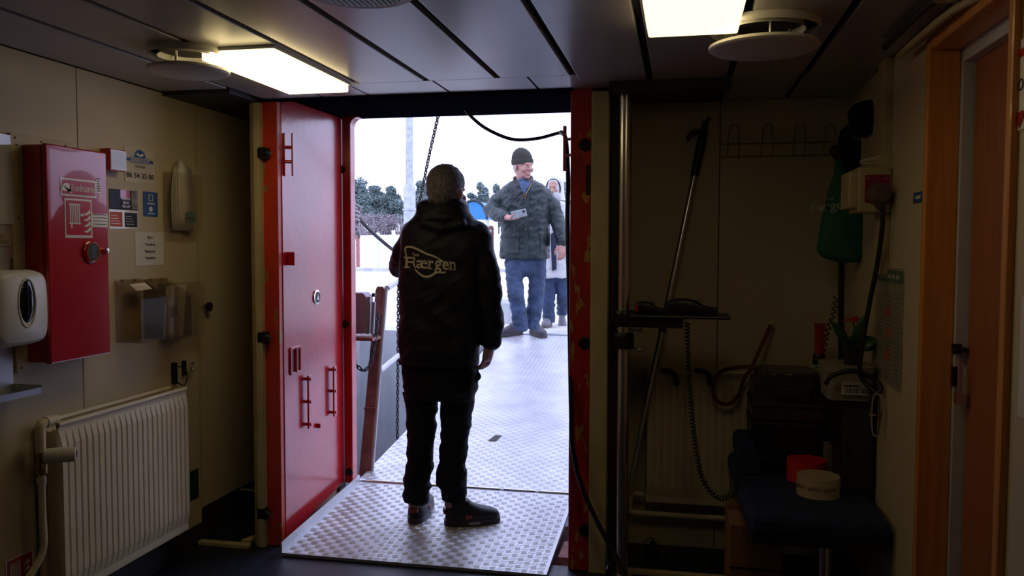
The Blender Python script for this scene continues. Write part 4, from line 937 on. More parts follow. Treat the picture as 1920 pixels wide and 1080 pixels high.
# ================================================================== RAMP
def gangway(name, lab, x0, x1, ya, za, yb, zb, grp, th=.014, nb=4, xr=None):
    t = thing(name, lab, 'ramp', ((x0+x1)/2, ya, za), grp)
    sl = (zb-za)/(yb-ya); Ln = math.hypot(yb-ya, zb-za); du = V((0, (yb-ya)/Ln, (zb-za)/Ln)); nn = V((0, -du.z, du.y))
    MB().prism([(x0, ya, za), (x1, ya, za), (x1, yb, zb), (x0, yb, zb)], -nn*th).build('deck_plate', alu, t)
    for x in (x0+.03, (x0+x1)/2, x1-.03): MB().prism([V((x-.02, ya+.03, za-.014)), V((x+.02, ya+.03, za-.014)), V((x+.02, yb-.03, zb-.014)), V((x-.02, yb-.03, zb-.014))], (0, 0, -.035 if name == 'ramp' and yb < 5 else -.10)).build('beam', galv, t)
    mb = MB(); c = .036; W_ = x1-x0; o = V((x0, ya, za))
    ni, nj = int(W_/c), int(Ln/c)
    V_ = []; F_ = []
    for i in range(ni):
        for j in range(nj):
            horiz = (i+j) % 2
            cx, cy = (i+.5)*c+(W_-ni*c)/2, (j+.5)*c
            for k in range(nb):
                off = (k-(nb-1)/2)*c*.92/nb
                a = V((1, .28, 0)) if horiz else V((.28, 1, 0)); a.normalize(); bq = V((-a.y, a.x, 0))
                p = V((cx, cy, 0))+bq*off; hl = c*.45; hw = c*.058
                q = [p-a*hl, p+bq*hw, p+a*hl, p-bq*hw, p-a*hl*.5, p+a*hl*.5]
                b0 = len(V_)
                for n_, w in enumerate(q):
                    V_.append(o+V((w.x, 0, 0))+du*w.y+nn*(.0012 if n_ > 3 else .0001))
                F_ += [(b0, b0+3, b0+4), (b0+4, b0+3, b0+5), (b0+3, b0+2, b0+5), (b0+2, b0+1, b0+5), (b0+5, b0+1, b0+4), (b0+1, b0, b0+4)]
    mb.v = V_; mb.f = F_; mb.build('tread_pattern', alud, t, kind='stuff')
    return t, du, nn
r1, du1, nn1 = gangway('ramp', 'near tread plate ramp section under the man in black', -1.81, -.56, 3.50, .018, 4.455, .085, 'ramp sections')
MB().prism([(-1.81, 3.50, .016), (-1.81, 4.455, .083), (-1.81, 4.455, .125), (-1.81, 3.50, .066)], (-.006, 0, 0)).build('side_lip', alu, r1)
for k, (a, b) in enumerate(((-1.80, -1.52), (-1.50, -1.2), (-1.18, -.98), (-.96, -.78), (-.76, -.58))): MB().tube([(a, 4.467, .087), (b, 4.467, .087)], .009, 10).build('hinge_knuckle', chrome, r1, smooth=True)
R2 = (4.48, .085, 8.3, .545)
r2, du2, nn2 = gangway('ramp', 'long tread plate ramp rising outside from the hinge to the quay', -1.83, -.53, *R2, 'ramp sections', nb=3)
def rz(y): return R2[1]+(R2[3]-R2[1])*(y-R2[0])/(R2[2]-R2[0])
c = onP(928, 822, nn2, V((0, R2[0], R2[1]))); MB().prism([c+V((-.034, -.055, -.0066))+nn2*.003, c+V((.020, -.055, -.0066))+nn2*.003, c+V((.036, .055, .0066))+nn2*.003, c+V((-.010, .055, .0066))+nn2*.003], nn2*.0006).build('slot', gapm, r2)
MB().box(-1.85, -.5, 8.30, 8.42, .535, .552).build('end_flap', galv, r2)
# side rails of the ramp
t = thing('ramp_railing', 'white tube railing with red brown posts along the ramp left side', 'railing', (-1.85, 4.6, .1))
pb, pt = onY(684, 893, 4.62), onY(713, 541, 4.74)
dd = (pt-pb).normalized(); sx = V((.034, 0, 0)); sy = V((0, .016, 0))
def post(pb, pt, w):
    dd = (pt-pb); return MB().prism([pb+V((-w, -.006, 0)), pb+V((w, -.006, 0)), pb+dd+V((w*.8, -.006, -.01)), pb+dd+V((w*.5, -.006, .012)), pb+dd+V((-w*.5, -.006, .012)), pb+dd+V((-w*.8, -.006, -.01))], (0, .012, 0))
post(pb, pt, .036).build('post', rust, t, bev=.002)
MB().tube([pb+V((.042, .01, 0)), pt+V((.036, .01, 0))], .010, 8).build('post_edge', whitep, t, smooth=True)
for f_ in (.93, .80): p = pb.lerp(pt, f_); MB().lathe([(.010, 0), (.010, .008)], p-V((0, .006, 0)), (0, -1, 0), seg=6).build('bolt', rust, t)
p = pb.lerp(pt, .36); MB().box(p.x-.036, p.x+.045, p.y-.014, p.y+.014, p.z-.006, p.z+.006).build('band', rust, t)
top = pt+V((.035, .02, .0)); far = V((-1.83, 7.9, rz(7.9)+1.10))
MB().tube([top, onY(748, 526, 5.35), far], .017, 12).build('top_rail', whitep, t, smooth=True)
p = onY(712, 696, 4.7); p2 = onY(750, 664, 5.35); MB().tube([p, p2, p2+(far-onY(748, 526, 5.35))], .017, 12).build('lower_rail', whitep, t, smooth=True)
post(V((-1.83, 7.9, rz(7.9))), V((-1.83, 7.9, rz(7.9)+1.14)), .034).build('post', rust, t, bev=.002)
post(V((-1.83, 6.3, rz(6.3))), V((-1.82, 6.35, rz(6.3)+1.12)), .03).build('post', rust, t, bev=.002)
# grey guide box on the hull
a, b = onY(640, 548, 4.6), onY(690, 628, 4.6)
t = thing('guide_box', 'mauve grey steel box with tube edges just outside, left of the ramp', 'box', (a.x, 4.65, b.z))
mauve = mat('mauve_paint', (.46, .36, .42), .5)
MB().prism([(a.x, 4.56, b.z), (b.x, 4.60, b.z+.01), (b.x-.005, 4.60, a.z-.03), (b.x-.03, 4.60, a.z), (a.x, 4.56, a.z)], (0, .10, 0)).build('body', mauve, t, bev=.006)
for x in (692, 701): p, q = onY(x, 556 if x < 700 else 566, 4.6), onY(x-3, 626, 4.6); MB().tube([p, q], .012, 10).build('edge_tube', galv, t, smooth=True)
q = onY(703, 637, 4.6); MB().box(a.x, q.x, 4.56, 4.7, q.z-.004, q.z+.014).build('base_bar', rust, t)
p = onY(698, 553, 4.6); MB().lathe([(.012, 0), (.012, .02)], p, (1, 0, 0), seg=10).build('tube_cap', blackm, t)
# chains
def chain(pts, pitch, wr, m_, lab, name='chain'):
    P_ = spline(pts, 20); L_ = [0]
    for i in range(1, len(P_)): L_.append(L_[-1]+(P_[i]-P_[i-1]).length)
    n = int(L_[-1]/pitch); mb = MB(); j = 0
    for k in range(n):
        s_ = (k+.5)*L_[-1]/n
        while j < len(P_)-2 and L_[j+1] < s_: j += 1
        tt = (s_-L_[j])/max(1e-9, L_[j+1]-L_[j]); p = P_[j].lerp(P_[j+1], tt); d = (P_[j+1]-P_[j]).normalized()
        u = d.orthogonal().normalized(); v = d.cross(u)
        if k % 2: u, v = v, u
        mb.tube([p+d*math.cos(q)*pitch*.68+u*math.sin(q)*pitch*.36 for q in [2*math.pi*i/8 for i in range(8)]], wr, 5, closed=True)
    return mb.build(name, m_, smooth=True, label=lab, cat='chain')
chm = mat('chain_rusty', (.16, .12, .10), .6, metal=.4, var=.4, vs=20)
chg = mat('chain_dark', (.06, .06, .07), .5, metal=.4, var=.4, vs=20)
chain([onY(828, 190, 4.60), onY(805, 290, 4.85), onY(785, 385, 5.1), onY(752, 520, 5.35)], .024, .0042, chm, 'thin rusty chain slanting down from the door top to the railing')
chain([onY(747, 530, 5.33), onY(746, 680, 5.30), onY(745, 826, 5.27)], .024, .0042, chg, 'thin dark chain hanging straight down from railing to ramp edge')
chain([onY(657, 640, 4.62), onY(664, 676, 4.62), onY(680, 694, 4.62), onY(694, 682, 4.62), onY(703, 640, 4.62), onY(709, 585, 4.66)], .026, .0045, chg, 'short heavy chain sagging between mauve box and railing post')
# black hose and cable at the right jamb
MB().tube(spline([onY(x, y, 4.3) for x, y in ((866, 196), (885, 220), (915, 243), (960, 261), (1005, 260), (1045, 250), (1057, 247))], 6), .009, 8).build('overhead_cable', rubber, smooth=True, label='black cable sagging across the top of the doorway', cat='cable')
hp = [onY(x, y, Y) for x, y, Y in ((1052, 248, 4.2), (1061, 262, 4.1), (1065, 330, 3.9), (1064, 420, 3.75), (1067, 540, 3.70), (1069, 650, 3.66), (1071, 760, 3.6), (1074, 840, 3.57), (1090, 910, 3.55), (1118, 975, 3.53), (1150, 1035, 3.5), (1170, 1082, 3.45))]
MB().tube(spline(hp, 8), .011, 10).build('hose', rubber, smooth=True, label='black hose running down beside the right red jamb to the floor', cat='hose')
t = thing('bar_handle', 'black vertical bar handle beside the top of the right jamb', 'handle', onY(1060, 320, 3.72))
a, b = onY(1059, 236, 3.72), onY(1059, 321, 3.72); MB().obox((a+b)/2, (.008, 0, 0), (0, .006, 0), (0, 0, (a-b).length/2)).build('bar', rust, t, bev=.003)
for y in (262, 292): p = onY(1060, y, 3.72); MB().tube([p, (-.47, 3.68, p.z)], .007, 8).build('stay', rust, t)
# ================================================================== OUTSIDE
ZG = .54
gr = MB()
gr.add([(-3.4, 4.7, ZG), (-3.4, 8.42, ZG), (12, 8.42, ZG), (60, 30, ZG), (-60, 30, ZG), (-60, 4.7, ZG)], [(0, 1, 2, 3, 4, 5)])
N = 24
rows = [(30, ZG), (50, 1.0), (75, 2.3), (100, 3.1), (140, 3.3), (260, 3.4)]
vs = [V((-150+12*i, y, z+(0 if r == 0 else .5*noise.noise(V((i*.5, y*.05, 0)))))) for r, (y, z) in enumerate(rows) for i in range(26)]
gr.add(vs, [(r*26+i, r*26+i+1, (r+1)*26+i+1, (r+1)*26+i) for r in range(len(rows)-1) for i in range(25)])
gr.add([(-150, 30, ZG), (-60, 30, ZG), (-60, 4.7, ZG), (-150, 4.7, ZG)], [(0, 3, 2, 1)]); gr.add([(150, 30, ZG), (60, 30, ZG), (12, 8.42, ZG), (150, 8.42, ZG)], [(0, 1, 2, 3)])
struct('ground', gr, sand)
struct('quay_wall', MB().box(-3.7, -3.4, 4.7, 8.6, -2.2, ZG+.004).box(-3.4, 12, 8.42, 8.8, -2.2, ZG+.004).box(-2.45, -1.9, 6.95, 8.44, -2.2, ZG+.004), conc)
qw = bpy.data.objects['quay_wall']
for k in range(5): MB().box(-3.402, -3.385, 5.2+k*.7, 5.23+k*.7, -2, ZG-.03).build('board_mark', conc, qw)
struct('water', MB().box(-12, 12, 4.56, 9, -2.0, -1.6), mat('harbour_water', (.03, .05, .055), .08, bump=.3, bs=4))
struct('kerb', MB().box(-40, 10, 28, 28.4, ZG, ZG+.12), conc)
# lamp mast
c = onY(768, 400, 20); c.z = ZG
t = thing('lamp_mast', 'tall grey steel mast beyond the ramp, thicker at its base', 'mast', c)
zz = onY(768, 345, 20).z
MB().lathe([(.095, 0), (.092, 7.5)], V((c.x, 20, zz)), seg=18).build('mast', galv, t, smooth=True)
MB().lathe([(.15, 0), (.15, zz-ZG-.1), (.10, zz-ZG)], c, seg=18).build('base_tube', galv, t, smooth=True)
z2 = onY(768, 395, 20).z; MB().lathe([(.18, 0), (.18, .05)], V((c.x, 20, z2)), seg=18).build('flange', galv, t, smooth=True)
# blue boat cover
c = onY(888, 412, 14); t = thing('boat_cover', 'rounded blue cover seen between the two men', 'boat cover', c)
w = onY(913, 400, 14).x-onY(862, 400, 14).x; h = onY(890, 375, 14).z-onY(890, 411, 14).z
pts = [(c.x+math.cos(q)*w/2, 14, c.z+math.sin(q)*h) for q in [math.pi*k/18 for k in range(19)]]
MB().prism(pts, (0, .9, 0)).build('cover', mat('cover_blue', (.03, .22, .50), .5), t, smooth=True)
MB().tube([V(p)-V((0, .01, 0)) for p in pts], .02, 6).build('edge_piping', blackm, t)
for x in (c.x-w*.4, c.x+w*.42): MB().box(x-.05, x+.05, 14.1, 14.8, ZG, c.z).build('stand', whitep, t)
MB().box(c.x-w*.45, c.x+w*.46, 14, 14.9, c.z-.45, c.z).build('hull_side', whitep, t)
c = onY(950, 577, 9.6); c.z = ZG; MB().lathe([(.14, 0), (.15, .1), (.15, .24), (.11, .28)], c, seg=16).build('bollard', conc, smooth=True, label='grey concrete bollard beside the legs of the man in green', cat='bollard')
# mooring rope bundle with rope
ropew = mat('pale_rope', (.45, .43, .42), .9, bump=.3, bs=150)
c = onY(660, 410, 6.0); t = thing('rope_bundle', 'pale frayed rope bundle at the left edge of the doorway', 'rope', c)
for k in range(14):
    rr = [c+V((random.uniform(-.05, .04)+.02*math.sin(i+k), random.uniform(-.04, .04), .11-.035*i+random.uniform(-.02, .02))) for i in range(8)]
    MB().tube(spline(rr, 4), .010, 6).build('strand', ropew, t, smooth=True)
for k in range(3): MB().torus(c+V((.0, 0, .06-.03*k)), (.2, .1, 1), .055, .011, 16, 6).build('turn', ropew, t, smooth=True)
MB().tube(spline([onY(662, 395, 6.0), onY(690, 428, 6.1), onY(735, 467, 6.3), onY(770, 490, 6.6), onY(820, 520, 7.4)], 6), .014, 8).build('mooring_rope', mat('dark_rope', (.10, .10, .10), .9), smooth=True, label='dark taut rope running down to the right from the rope bundle', cat='rope')
for x, y0_, y1_, m_, lab in ((671, 424, 458, rust, 'thin red brown post on the shore left of the mast'), (738, 432, 462, whitep, 'small white marker post on the shore beside the mast'), (709, 436, 460, whitep, 'short white marker post on the shore between rope and mast')):
    a = onY(x, y1_, 32); b = onY(x, y0_, 32); zb_ = .62
    MB().box(a.x-.05, a.x+.05, 31.9, 32.1, zb_-.1, b.z).build('marker_post', m_, bev=.02, label=lab, cat='post')
# ------------------------------------------------ trees
pine = [mat('hazy_pine_foliage_a', (.15, .21, .20), .8, var=.35, vs=2), mat('hazy_pine_foliage_b', (.18, .24, .23), .8, var=.35, vs=2), mat('scrub_twigs', (.30, .26, .28), .9, var=.3, vs=2)]  # both pine greens paled and blued, distance haze is in the colour
bark = mat('bark', (.12, .10, .10), .9)
def foliage(t, blobs, m_, n, size):
    vs = []; fs = []
    for c, r in blobs:
        for k in range(n):
            d = V((random.gauss(0, 1), random.gauss(0, 1), random.gauss(0, 1))).normalized()*(random.random()**.4)
            p = c+V((d.x*r.x, d.y*r.y, d.z*r.z)); a = V((random.gauss(0, 1), random.gauss(0, 1), random.gauss(0, .6))).normalized()*size*random.uniform(.5, 1.2); b = a.orthogonal().normalized()*size*random.uniform(.3, .7)
            b0 = len(vs); vs += [p-a, p+b, p+a, p-b]; fs.append((b0, b0+1, b0+2, b0+3))
    MB().add(vs, fs).build('foliage', m_, t, kind='stuff')
def gz(y):
    for (a, za), (b, zb) in zip(rows, rows[1:]):
        if a <= y <= b: return za+(zb-za)*(y-a)/(b-a)
    return rows[-1][1]
def tree(px, ytop, Y, wpx, mi, lab, grp='trees behind the shore'):
    tp = onY(px, ytop, Y); zg = gz(Y)-.3; H = tp.z-zg; w = wpx/(FPX/Y)/2
    t = thing('pine_tree' if mi < 2 else 'bare_shrub', lab, 'tree' if mi < 2 else 'shrub', (tp.x, Y, zg), grp)
    if mi < 2:
        MB().tube([(tp.x, Y, zg), (tp.x+.1*w, Y, zg+H*.5), (tp.x, Y, zg+H*.9)], [w*.07, w*.05, w*.02], 8).build('trunk', bark, t)
        bl = [(V((tp.x+random.uniform(-.9, .9)*w*(1.15-u), Y+random.uniform(-.5, .5)*w, zg+H*(.28+.66*u))), V((w*(.72-.36*u)*random.uniform(.7, 1.2), w*.5, H*random.uniform(.06, .12)))) for u in [k/9 for k in range(10)]+[.3, .5, .6, .75, .2, .4, .1]]
        foliage(t, bl, pine[mi], 260, .22)
    else:
        vs = MB()
        for k in range(60):
            b0 = V((tp.x+random.uniform(-.8, .8)*w, Y+random.uniform(-.5, .5), zg)); tt = b0+V((random.uniform(-.5, .5)*w*.7, random.uniform(-.5, .5), H*random.uniform(.55, 1)))
            vs.tube([b0, b0.lerp(tt, .5)+V((random.uniform(-.2, .2), 0, 0)), tt], [.05, .035, .012], 4)
        vs.build('branches', pine[2], t, kind='stuff')
        foliage(t, [(V((tp.x+random.uniform(-.7, .7)*w, Y, zg+H*random.uniform(.3, .8))), V((w*.4, .6, H*.25))) for k in range(8)], pine[2], 110, .12)
for a in ((640, 352, 98, 60, 1, 'pine tree at the far left edge of the doorway view'), (668, 338, 92, 70, 0, 'tall pine tree left of the mast, first from the left jamb'), (705, 348, 96, 66, 1, 'pine tree between the first pine and the mast'), (737, 352, 94, 60, 0, 'lower pine tree touching the left side of the mast'),
          (790, 340, 95, 64, 1, 'pine tree just right of the mast behind the chain'), (775, 352, 99, 60, 0, 'pine tree directly behind the mast'), (905, 344, 92, 46, 1, 'pine tree beside the beanie man, above the blue cover'), (885, 362, 96, 44, 0, 'lower pine tree directly above the blue cover'), (935, 350, 97, 44, 0, 'pine tree behind the shoulder of the man in green'),
          (832, 356, 98, 60, 1, 'pine tree hidden mostly behind the grey haired head'), (1052, 340, 92, 40, 1, 'pine tree right of the hooded person'), (1040, 352, 95, 46, 0, 'pine tree behind the hooded person')):
    tree(*a)
for a in ((662, 392, 86, 50, 2, 'bare brownish shrub below the first pines'), (700, 396, 84, 56, 2, 'bare brownish shrub left of the mast'), (735, 398, 85, 50, 2, 'bare brownish shrub at the mast foot'), (800, 396, 86, 60, 2, 'bare brownish shrub right of the mast')):
    tree(*a, grp='shrubs below the pines')
# ================================================================== PEOPLE
def remesh(o, vox, sm=3, amp=0, fz=14, fx=8, amp2=0, zones=None, seed=0):
    md = o.modifiers.new('r', 'REMESH'); md.mode = 'VOXEL'; md.voxel_size = vox; md.use_smooth_shade = True
    if sm: s_ = o.modifiers.new('s', 'SMOOTH'); s_.iterations = sm; s_.factor = .5
    dg = bpy.context.evaluated_depsgraph_get(); dg.update()
    me = bpy.data.meshes.new_from_object(o.evaluated_get(dg)); mt = o.data.materials[0]
    o.modifiers.clear(); old = o.data; o.data = me; bpy.data.meshes.remove(old); me.name = o.name
    me.materials.clear(); me.materials.append(mt)
    if amp:
        W_ = wl(o); nr = [v.normal.copy() for v in me.vertices]
        for i, v in enumerate(me.vertices):
            p = v.co+W_; k = 1
            if zones:
                k = zones(p)
            q = V((p.x*fx+seed, p.y*fx, p.z*fz+seed)); d = (1-2*abs(noise.noise(q)))*amp*k - amp*k*.5
            q = V((p.x*fx*1.3-p.z*9+seed, p.y*fx, p.z*fz*.8)); d += (1-2*abs(noise.noise(q*1.7)))*amp*k*.5
            if amp2: d += noise.noise(p*45)*amp2
            v.co += nr[i]*d
    me.polygons.foreach_set('use_smooth', [True]*len(me.polygons)); me.update()
    return o
def hand(mb, w, d, n, s, sc=1.0, curl=.35, tcurl=.3, curls=None):
    """w wrist, d towards fingers, n palm side, s thumb side"""
    d = V(d).normalized(); n = V(n); n = (n-d*n.dot(d)).normalized(); s_ = d.cross(n)
    if s_.dot(V(s)) < 0: s_ = -s_
    s = s_; w = V(w)
    P_ = lambda a, b, c: w+(d*a+s*b+n*c)*sc
    mb.sect([(P_(-.03, 0, 0), s*.026*sc, n*.020*sc), (P_(.0, 0, 0), s*.028*sc, n*.019*sc), (P_(.03, .002, 0), s*.037*sc, n*.018*sc), (P_(.07, .002, .002), s*.042*sc, n*.016*sc), (P_(.092, .0, .003), s*.040*sc, n*.013*sc), (P_(.098, 0, .003), s*.03*sc, n*.009*sc)], p=2.5, seg=20)
    for k, (off, L_, r) in enumerate(((.031, .072, .0088), (.010, .080, .0092), (-.011, .074, .0088), (-.031, .058, .0078))):
        c = (curls[k] if curls else curl); a = 0; p = P_(.075, off, .002); pts = [p]; q = P_(.092, off*1.03, .003); pts.append(q); p = q
        for j, f_ in enumerate((.45, .30, .25)):
            a += c*(1.0 if j else .8); p = p+(d*math.cos(a)+n*math.sin(a)+s*(off*1.2))*L_*f_*sc; pts.append(p)
        mb.tube(pts, [r*sc*x for x in (1, 1.05, 1, .92, .72)], 10); mb.ball(pts[-1], r*sc*.75, 8); mb.ball(pts[2], r*sc*1.02, 8); mb.ball(pts[3], r*sc*.95, 8)
    t0 = P_(.015, .022, .008); t1 = P_(.045, .050, .016); t2 = P_(.078, .062, .02+.03*tcurl); t3 = P_(.100, .060-.02*tcurl, .024+.05*tcurl)
    mb.tube([t0, t1, t2, t3], [.016*sc, .0135*sc, .0105*sc, .008*sc], 10); mb.ball(t3, .0085*sc, 8); mb.ball(t1, .0135*sc, 8); mb.ball(t2, .0107*sc, 8)
def head(mb, c, F, U, sc=1.0, neck=None):
    F, U = V(F).normalized(), V(U).normalized(); R_ = F.cross(U).normalized(); U = R_.cross(F)
    P_ = lambda f, r, u: V(c)+(F*f+R_*r+U*u)*sc
    e = lambda f, r, u, a, b, d: mb.ell(P_(f, r, u), F*a*sc, R_*b*sc, U*d*sc, 20)
    e(-.008, 0, .035, .098, .077, .085); e(.022, 0, -.022, .070, .063, .088); e(.030, 0, -.075, .052, .049, .036)
    e(.064, 0, -.100, .022, .024, .018); e(-.055, 0, -.02, .05, .058, .06)
    mb.tube([P_(.086, -.040, .016), P_(.094, -.015, .021), P_(.094, .015, .021), P_(.086, .040, .016)], .0105*sc, 8)
    mb.tube([P_(.092, 0, .012), P_(.106, 0, -.012), P_(.118, 0, -.030)], [.008*sc, .010*sc, .013*sc], 10); mb.ball(P_(.117, 0, -.031), .0135*sc, 10)
    for q in (-1, 1):
        mb.ball(P_(.103, q*.013, -.034), .0095*sc, 8); e(.066, q*.042, -.030, .024, .022, .024)
        mb.ell(P_(-.012, q*.077, -.006), (F*.020-U*.004+R_*q*.006)*sc, R_*.0085*sc, U*.033*sc, 14)
    mb.tube([P_(.084, -.022, -.064), P_(.096, 0, -.060), P_(.084, .022, -.064)], .0062*sc, 8)
    mb.tube([P_(.083, -.019, -.075), P_(.094, 0, -.077), P_(.083, .019, -.075)], .0072*sc, 8)
    if neck is not None: mb.tube([P_(-.018, 0, -.03), P_(-.022, 0, -.09), V(neck)], [.060*sc, .057*sc, .062*sc], 16)
    return P_, F, R_, U
def eyes(t_, P_, F, R_, U, sc):
    for q in (-1, 1):
        o = MB().ball(P_(.0765, q*.031, -.001), .0108*sc, 12).build('eye', eyew, t_, smooth=True)
        MB().ball(P_(.0855, q*.031, -.001), .0042*sc, 8).build('iris', printb, o, smooth=True)
skin = mat('skin', (.50, .27, .20), .5, var=.08, vs=20); skin2 = mat('skin_ruddy', (.56, .29, .23), .5, var=.12, vs=16)
eyew = mat('eye_white', (.6, .58, .55), .3)
def shoe(t_, heel, d, L_, W_, mu, ms, lab=None, accent=None, up=(0, 0, 1)):
    d = V(d).normalized(); up = V(up).normalized(); d = (d-up*d.dot(up)).normalized(); s = up.cross(d); h = V(heel)
    lv = lambda z, c, hx, hw: (h+d*c*L_+up*z, d*hx*L_, s*hw*W_)
    u_ = MB().sect([lv(.022, .5, .485, .46), lv(.045, .5, .48, .48), lv(.058, .49, .465, .47), lv(.07, .45, .42, .43), lv(.084, .36, .33, .38), (h+d*.27*L_+up*.105, d*.24*L_, s*.35*W_), (h+d*.24*L_+up*.125, d*.205*L_, s*.33*W_)], p=2.5, seg=30).build('shoe', mu, t_, smooth=True, sharp=60, label=lab)
    MB().sect([lv(0, .5, .50, .47), lv(.012, .5, .505, .49), lv(.030, .5, .50, .49), lv(.032, .5, .47, .45)], p=2.6, seg=30).build('sole', ms, u_, smooth=True, sharp=35)
    mb = MB()
    for k in range(4):
        c_ = h+d*L_*(.50+.07*k)+up*(.084-.006*k-.0)
        mb.tube([c_-s*.022-up*.004, c_+up*.004, c_+s*.022-up*.004], .003, 6)
    mb.build('laces', mu if accent is None else darkm, u_, smooth=True)
    if accent:
        MB().box(-.02, .02, -.001, .001, -.008, .008)
        m2 = MB(); c_ = h-d*.004+up*.075; m2.obox(c_+d*.006, s*.022, d*.006, up*.012); m2.build('heel_tab', accent, u_, bev=.002)
        m3 = MB()
        for q in (-1, 1): m3.obox(h+d*L_*.42+up*.05+s*q*W_*.47, d*.016, s*.003, up*.010)
        m3.build('side_mark', accent, u_, bev=.001)
        m4 = MB()
        for q in (-1, 1): m4.obox(h+d*L_*.52+up*.017+s*q*W_*.485, d*.028, s*.003, up*.006)
        m4.build('sole_window', mat('grey_sole', (.30, .30, .32), .4), u_)
    return u_
def rows(L, Yc, tilt=0):
    out = []
    for r in L:
        py, xl, xr, dep = r[:4]; dy = r[4] if len(r) > 4 else 0
        a, b = onY(xl, py, Yc+dy), onY(xr, py, Yc+dy); out.append(((a+b)/2, ((b.x-a.x)/2, tilt*(b.x-a.x)/2, 0), (-dep*tilt, dep, 0)))
    return out[::-1] if out[0][0].z > out[-1][0].z else out

# ------------------------------------------------ man in black, seen from behind
Y1 = 3.95
def q1(x, y, dy=0): return onY(x, y, Y1+dy)
n1 = nn1; P1 = V((0, 3.5, .018))
hl, hr = onP(776, 984, n1, P1), onP(833, 984, n1, P1)
man1 = thing('person', 'grey haired person in black jacket and trousers seen from behind, standing on near ramp', 'person', ((hl.x+hr.x)/2, Y1, (hl.z+hr.z)/2))
blackj = mat('black_softshell', (.005, .0065, .014), .6, var=.3, vs=4, bump=.1, bs=180, sheen=.0, spec=.35)
blackt = mat('black_work_trousers', (.006, .0065, .010), .75, var=.3, vs=5, bump=.15, bs=150, spec=.25)
mb = MB()
hc1 = q1(838, 360); P_, F_, R_, U_ = head(mb, hc1, (.30, .95, -.02), (0, .03, 1), 1.04, q1(830, 425, .0))
sL, sR = q1(775, 440), q1(892, 442)
mb.sect(rows([(425, 800, 865, .06), (445, 775, 895, .08), (520, 770, 885, .10), (620, 775, 875, .10), (700, 775, 878, .11), (735, 790, 865, .08)], Y1), seg=20)
eL, wL = q1(750, 505, .17), q1(800, 478, .40); mb.tube([sL, eL, wL], [.045, .04, .027], 12)
eR, wR = q1(917, 565, -.0), q1(918, 640, .03); mb.tube([sR, eR, wR], [.045, .04, .027], 12)
for a, b, c in ((q1(790, 710), q1(789, 820, .02), q1(778, 950, .0)), (q1(858, 710), q1(853, 820, .02), q1(846, 950, .0))): mb.tube([a, b, c], [.075, .05, .035], 12)
hand(mb, wR, (-.12, .05, -1), (-.85, .3, -.05), (.1, 1, 0), 1.0, .42)
hand(mb, wL, (.8, .35, .3), (0, -.4, 1), (-.3, 1, .2), 1.0, .8)
body = mb.build('body', skin2, man1); remesh(body, .0045, 2)
eyes(man1, P_, F_, R_, U_, 1.04)
# jacket
mb = MB()
mb.sect(rows([(398, 796, 874, .075), (408, 780, 884, .095), (418, 768, 896, .105), (432, 757, 908, .115), (460, 753, 913, .125), (520, 752, 906, .135), (580, 753, 901, .14), (640, 753, 897, .145), (672, 753, 895, .145), (678, 756, 892, .14)], Y1), p=2.6, seg=36)
mb.capsule([q1(778, 440, .0), q1(757, 480, .07), q1(752, 502, .16), q1(765, 500, .26), q1(792, 483, .36)], [.072, .066, .062, .055, .045], 16)
mb.capsule([q1(892, 444, .0), q1(908, 500, -.0), q1(918, 565, -.0), q1(921, 605, .01), q1(920, 637, .03)], [.075, .069, .064, .060, .052], 16)
# collar and folded hood
mb.sect(rows([(374, 802, 868, .080, .01), (384, 790, 876, .098, 0), (398, 784, 880, .105, -.01), (412, 776, 888, .115, -.015)], Y1), p=2.2, seg=30)
mb.ell(q1(828, 408, -.075), (.115, 0, 0), (0, .052, 0), (0, 0, .036)); mb.ell(q1(797, 388, -.02), (.035, 0, .012), (0, .08, 0), (0, 0, .035)); mb.ell(q1(862, 394, -.02), (.04, 0, -.02), (0, .07, 0), (0, 0, .03))
mb.tube([q1(790, 418, -.10), q1(830, 430, -.115), q1(872, 420, -.10)], .022, 10)
def z1f(p): return 1.0 if p.z < 1.3 else .8
jk = mb.build('jacket', blackj, man1); remesh(jk, .0085, 3, .009, 9, 7, zones=z1f)
MB().sect(rows([(671, 752, 896, .149), (681, 752, 896, .149)], Y1), p=2.6, seg=48).build('hem_band', blackj, jk, smooth=True)
MB().tube([q1(900, 625, .03)]*1+[q1(919, 643, .03)], .001, 6)
cuff = MB().tube([q1(920, 630, .028), q1(919, 647, .03)], [.054, .05], 18); cuff.build('cuff', blackj, jk, smooth=True)
# trousers
mb = MB()
mb.sect(rows([(650, 760, 892, .12), (690, 758, 894, .13), (725, 760, 893, .125), (745, 768, 888, .10)], Y1), p=2.6, seg=30)
mb.tube([q1(790, 700), q1(791, 760, .01), q1(790, 810, .015), q1(786, 865, .01), q1(783, 905, 0), q1(781, 938, 0)], [.086, .078, .070, .064, .066, .060], 20)
mb.tube([q1(860, 700), q1(857, 760, .01), q1(854, 810, .015), q1(848, 865, .01), q1(848, 905, 0), q1(848, 940, 0)], [.09, .080, .070, .066, .070, .062], 20)
mb.ball(q1(893, 705, .0), .022, 10)
tr = mb.build('trousers', blackt, man1); remesh(tr, .0085, 3, .009, 13, 7, zones=lambda p: 1.7 if p.z < .35 else (1.0 if p.z < .75 else .7), seed=3)
MB().tube([q1(757, 735, -.0), q1(763, 760, -.02)], .008, 8).build('pocket_flap', blackt, tr, smooth=True)
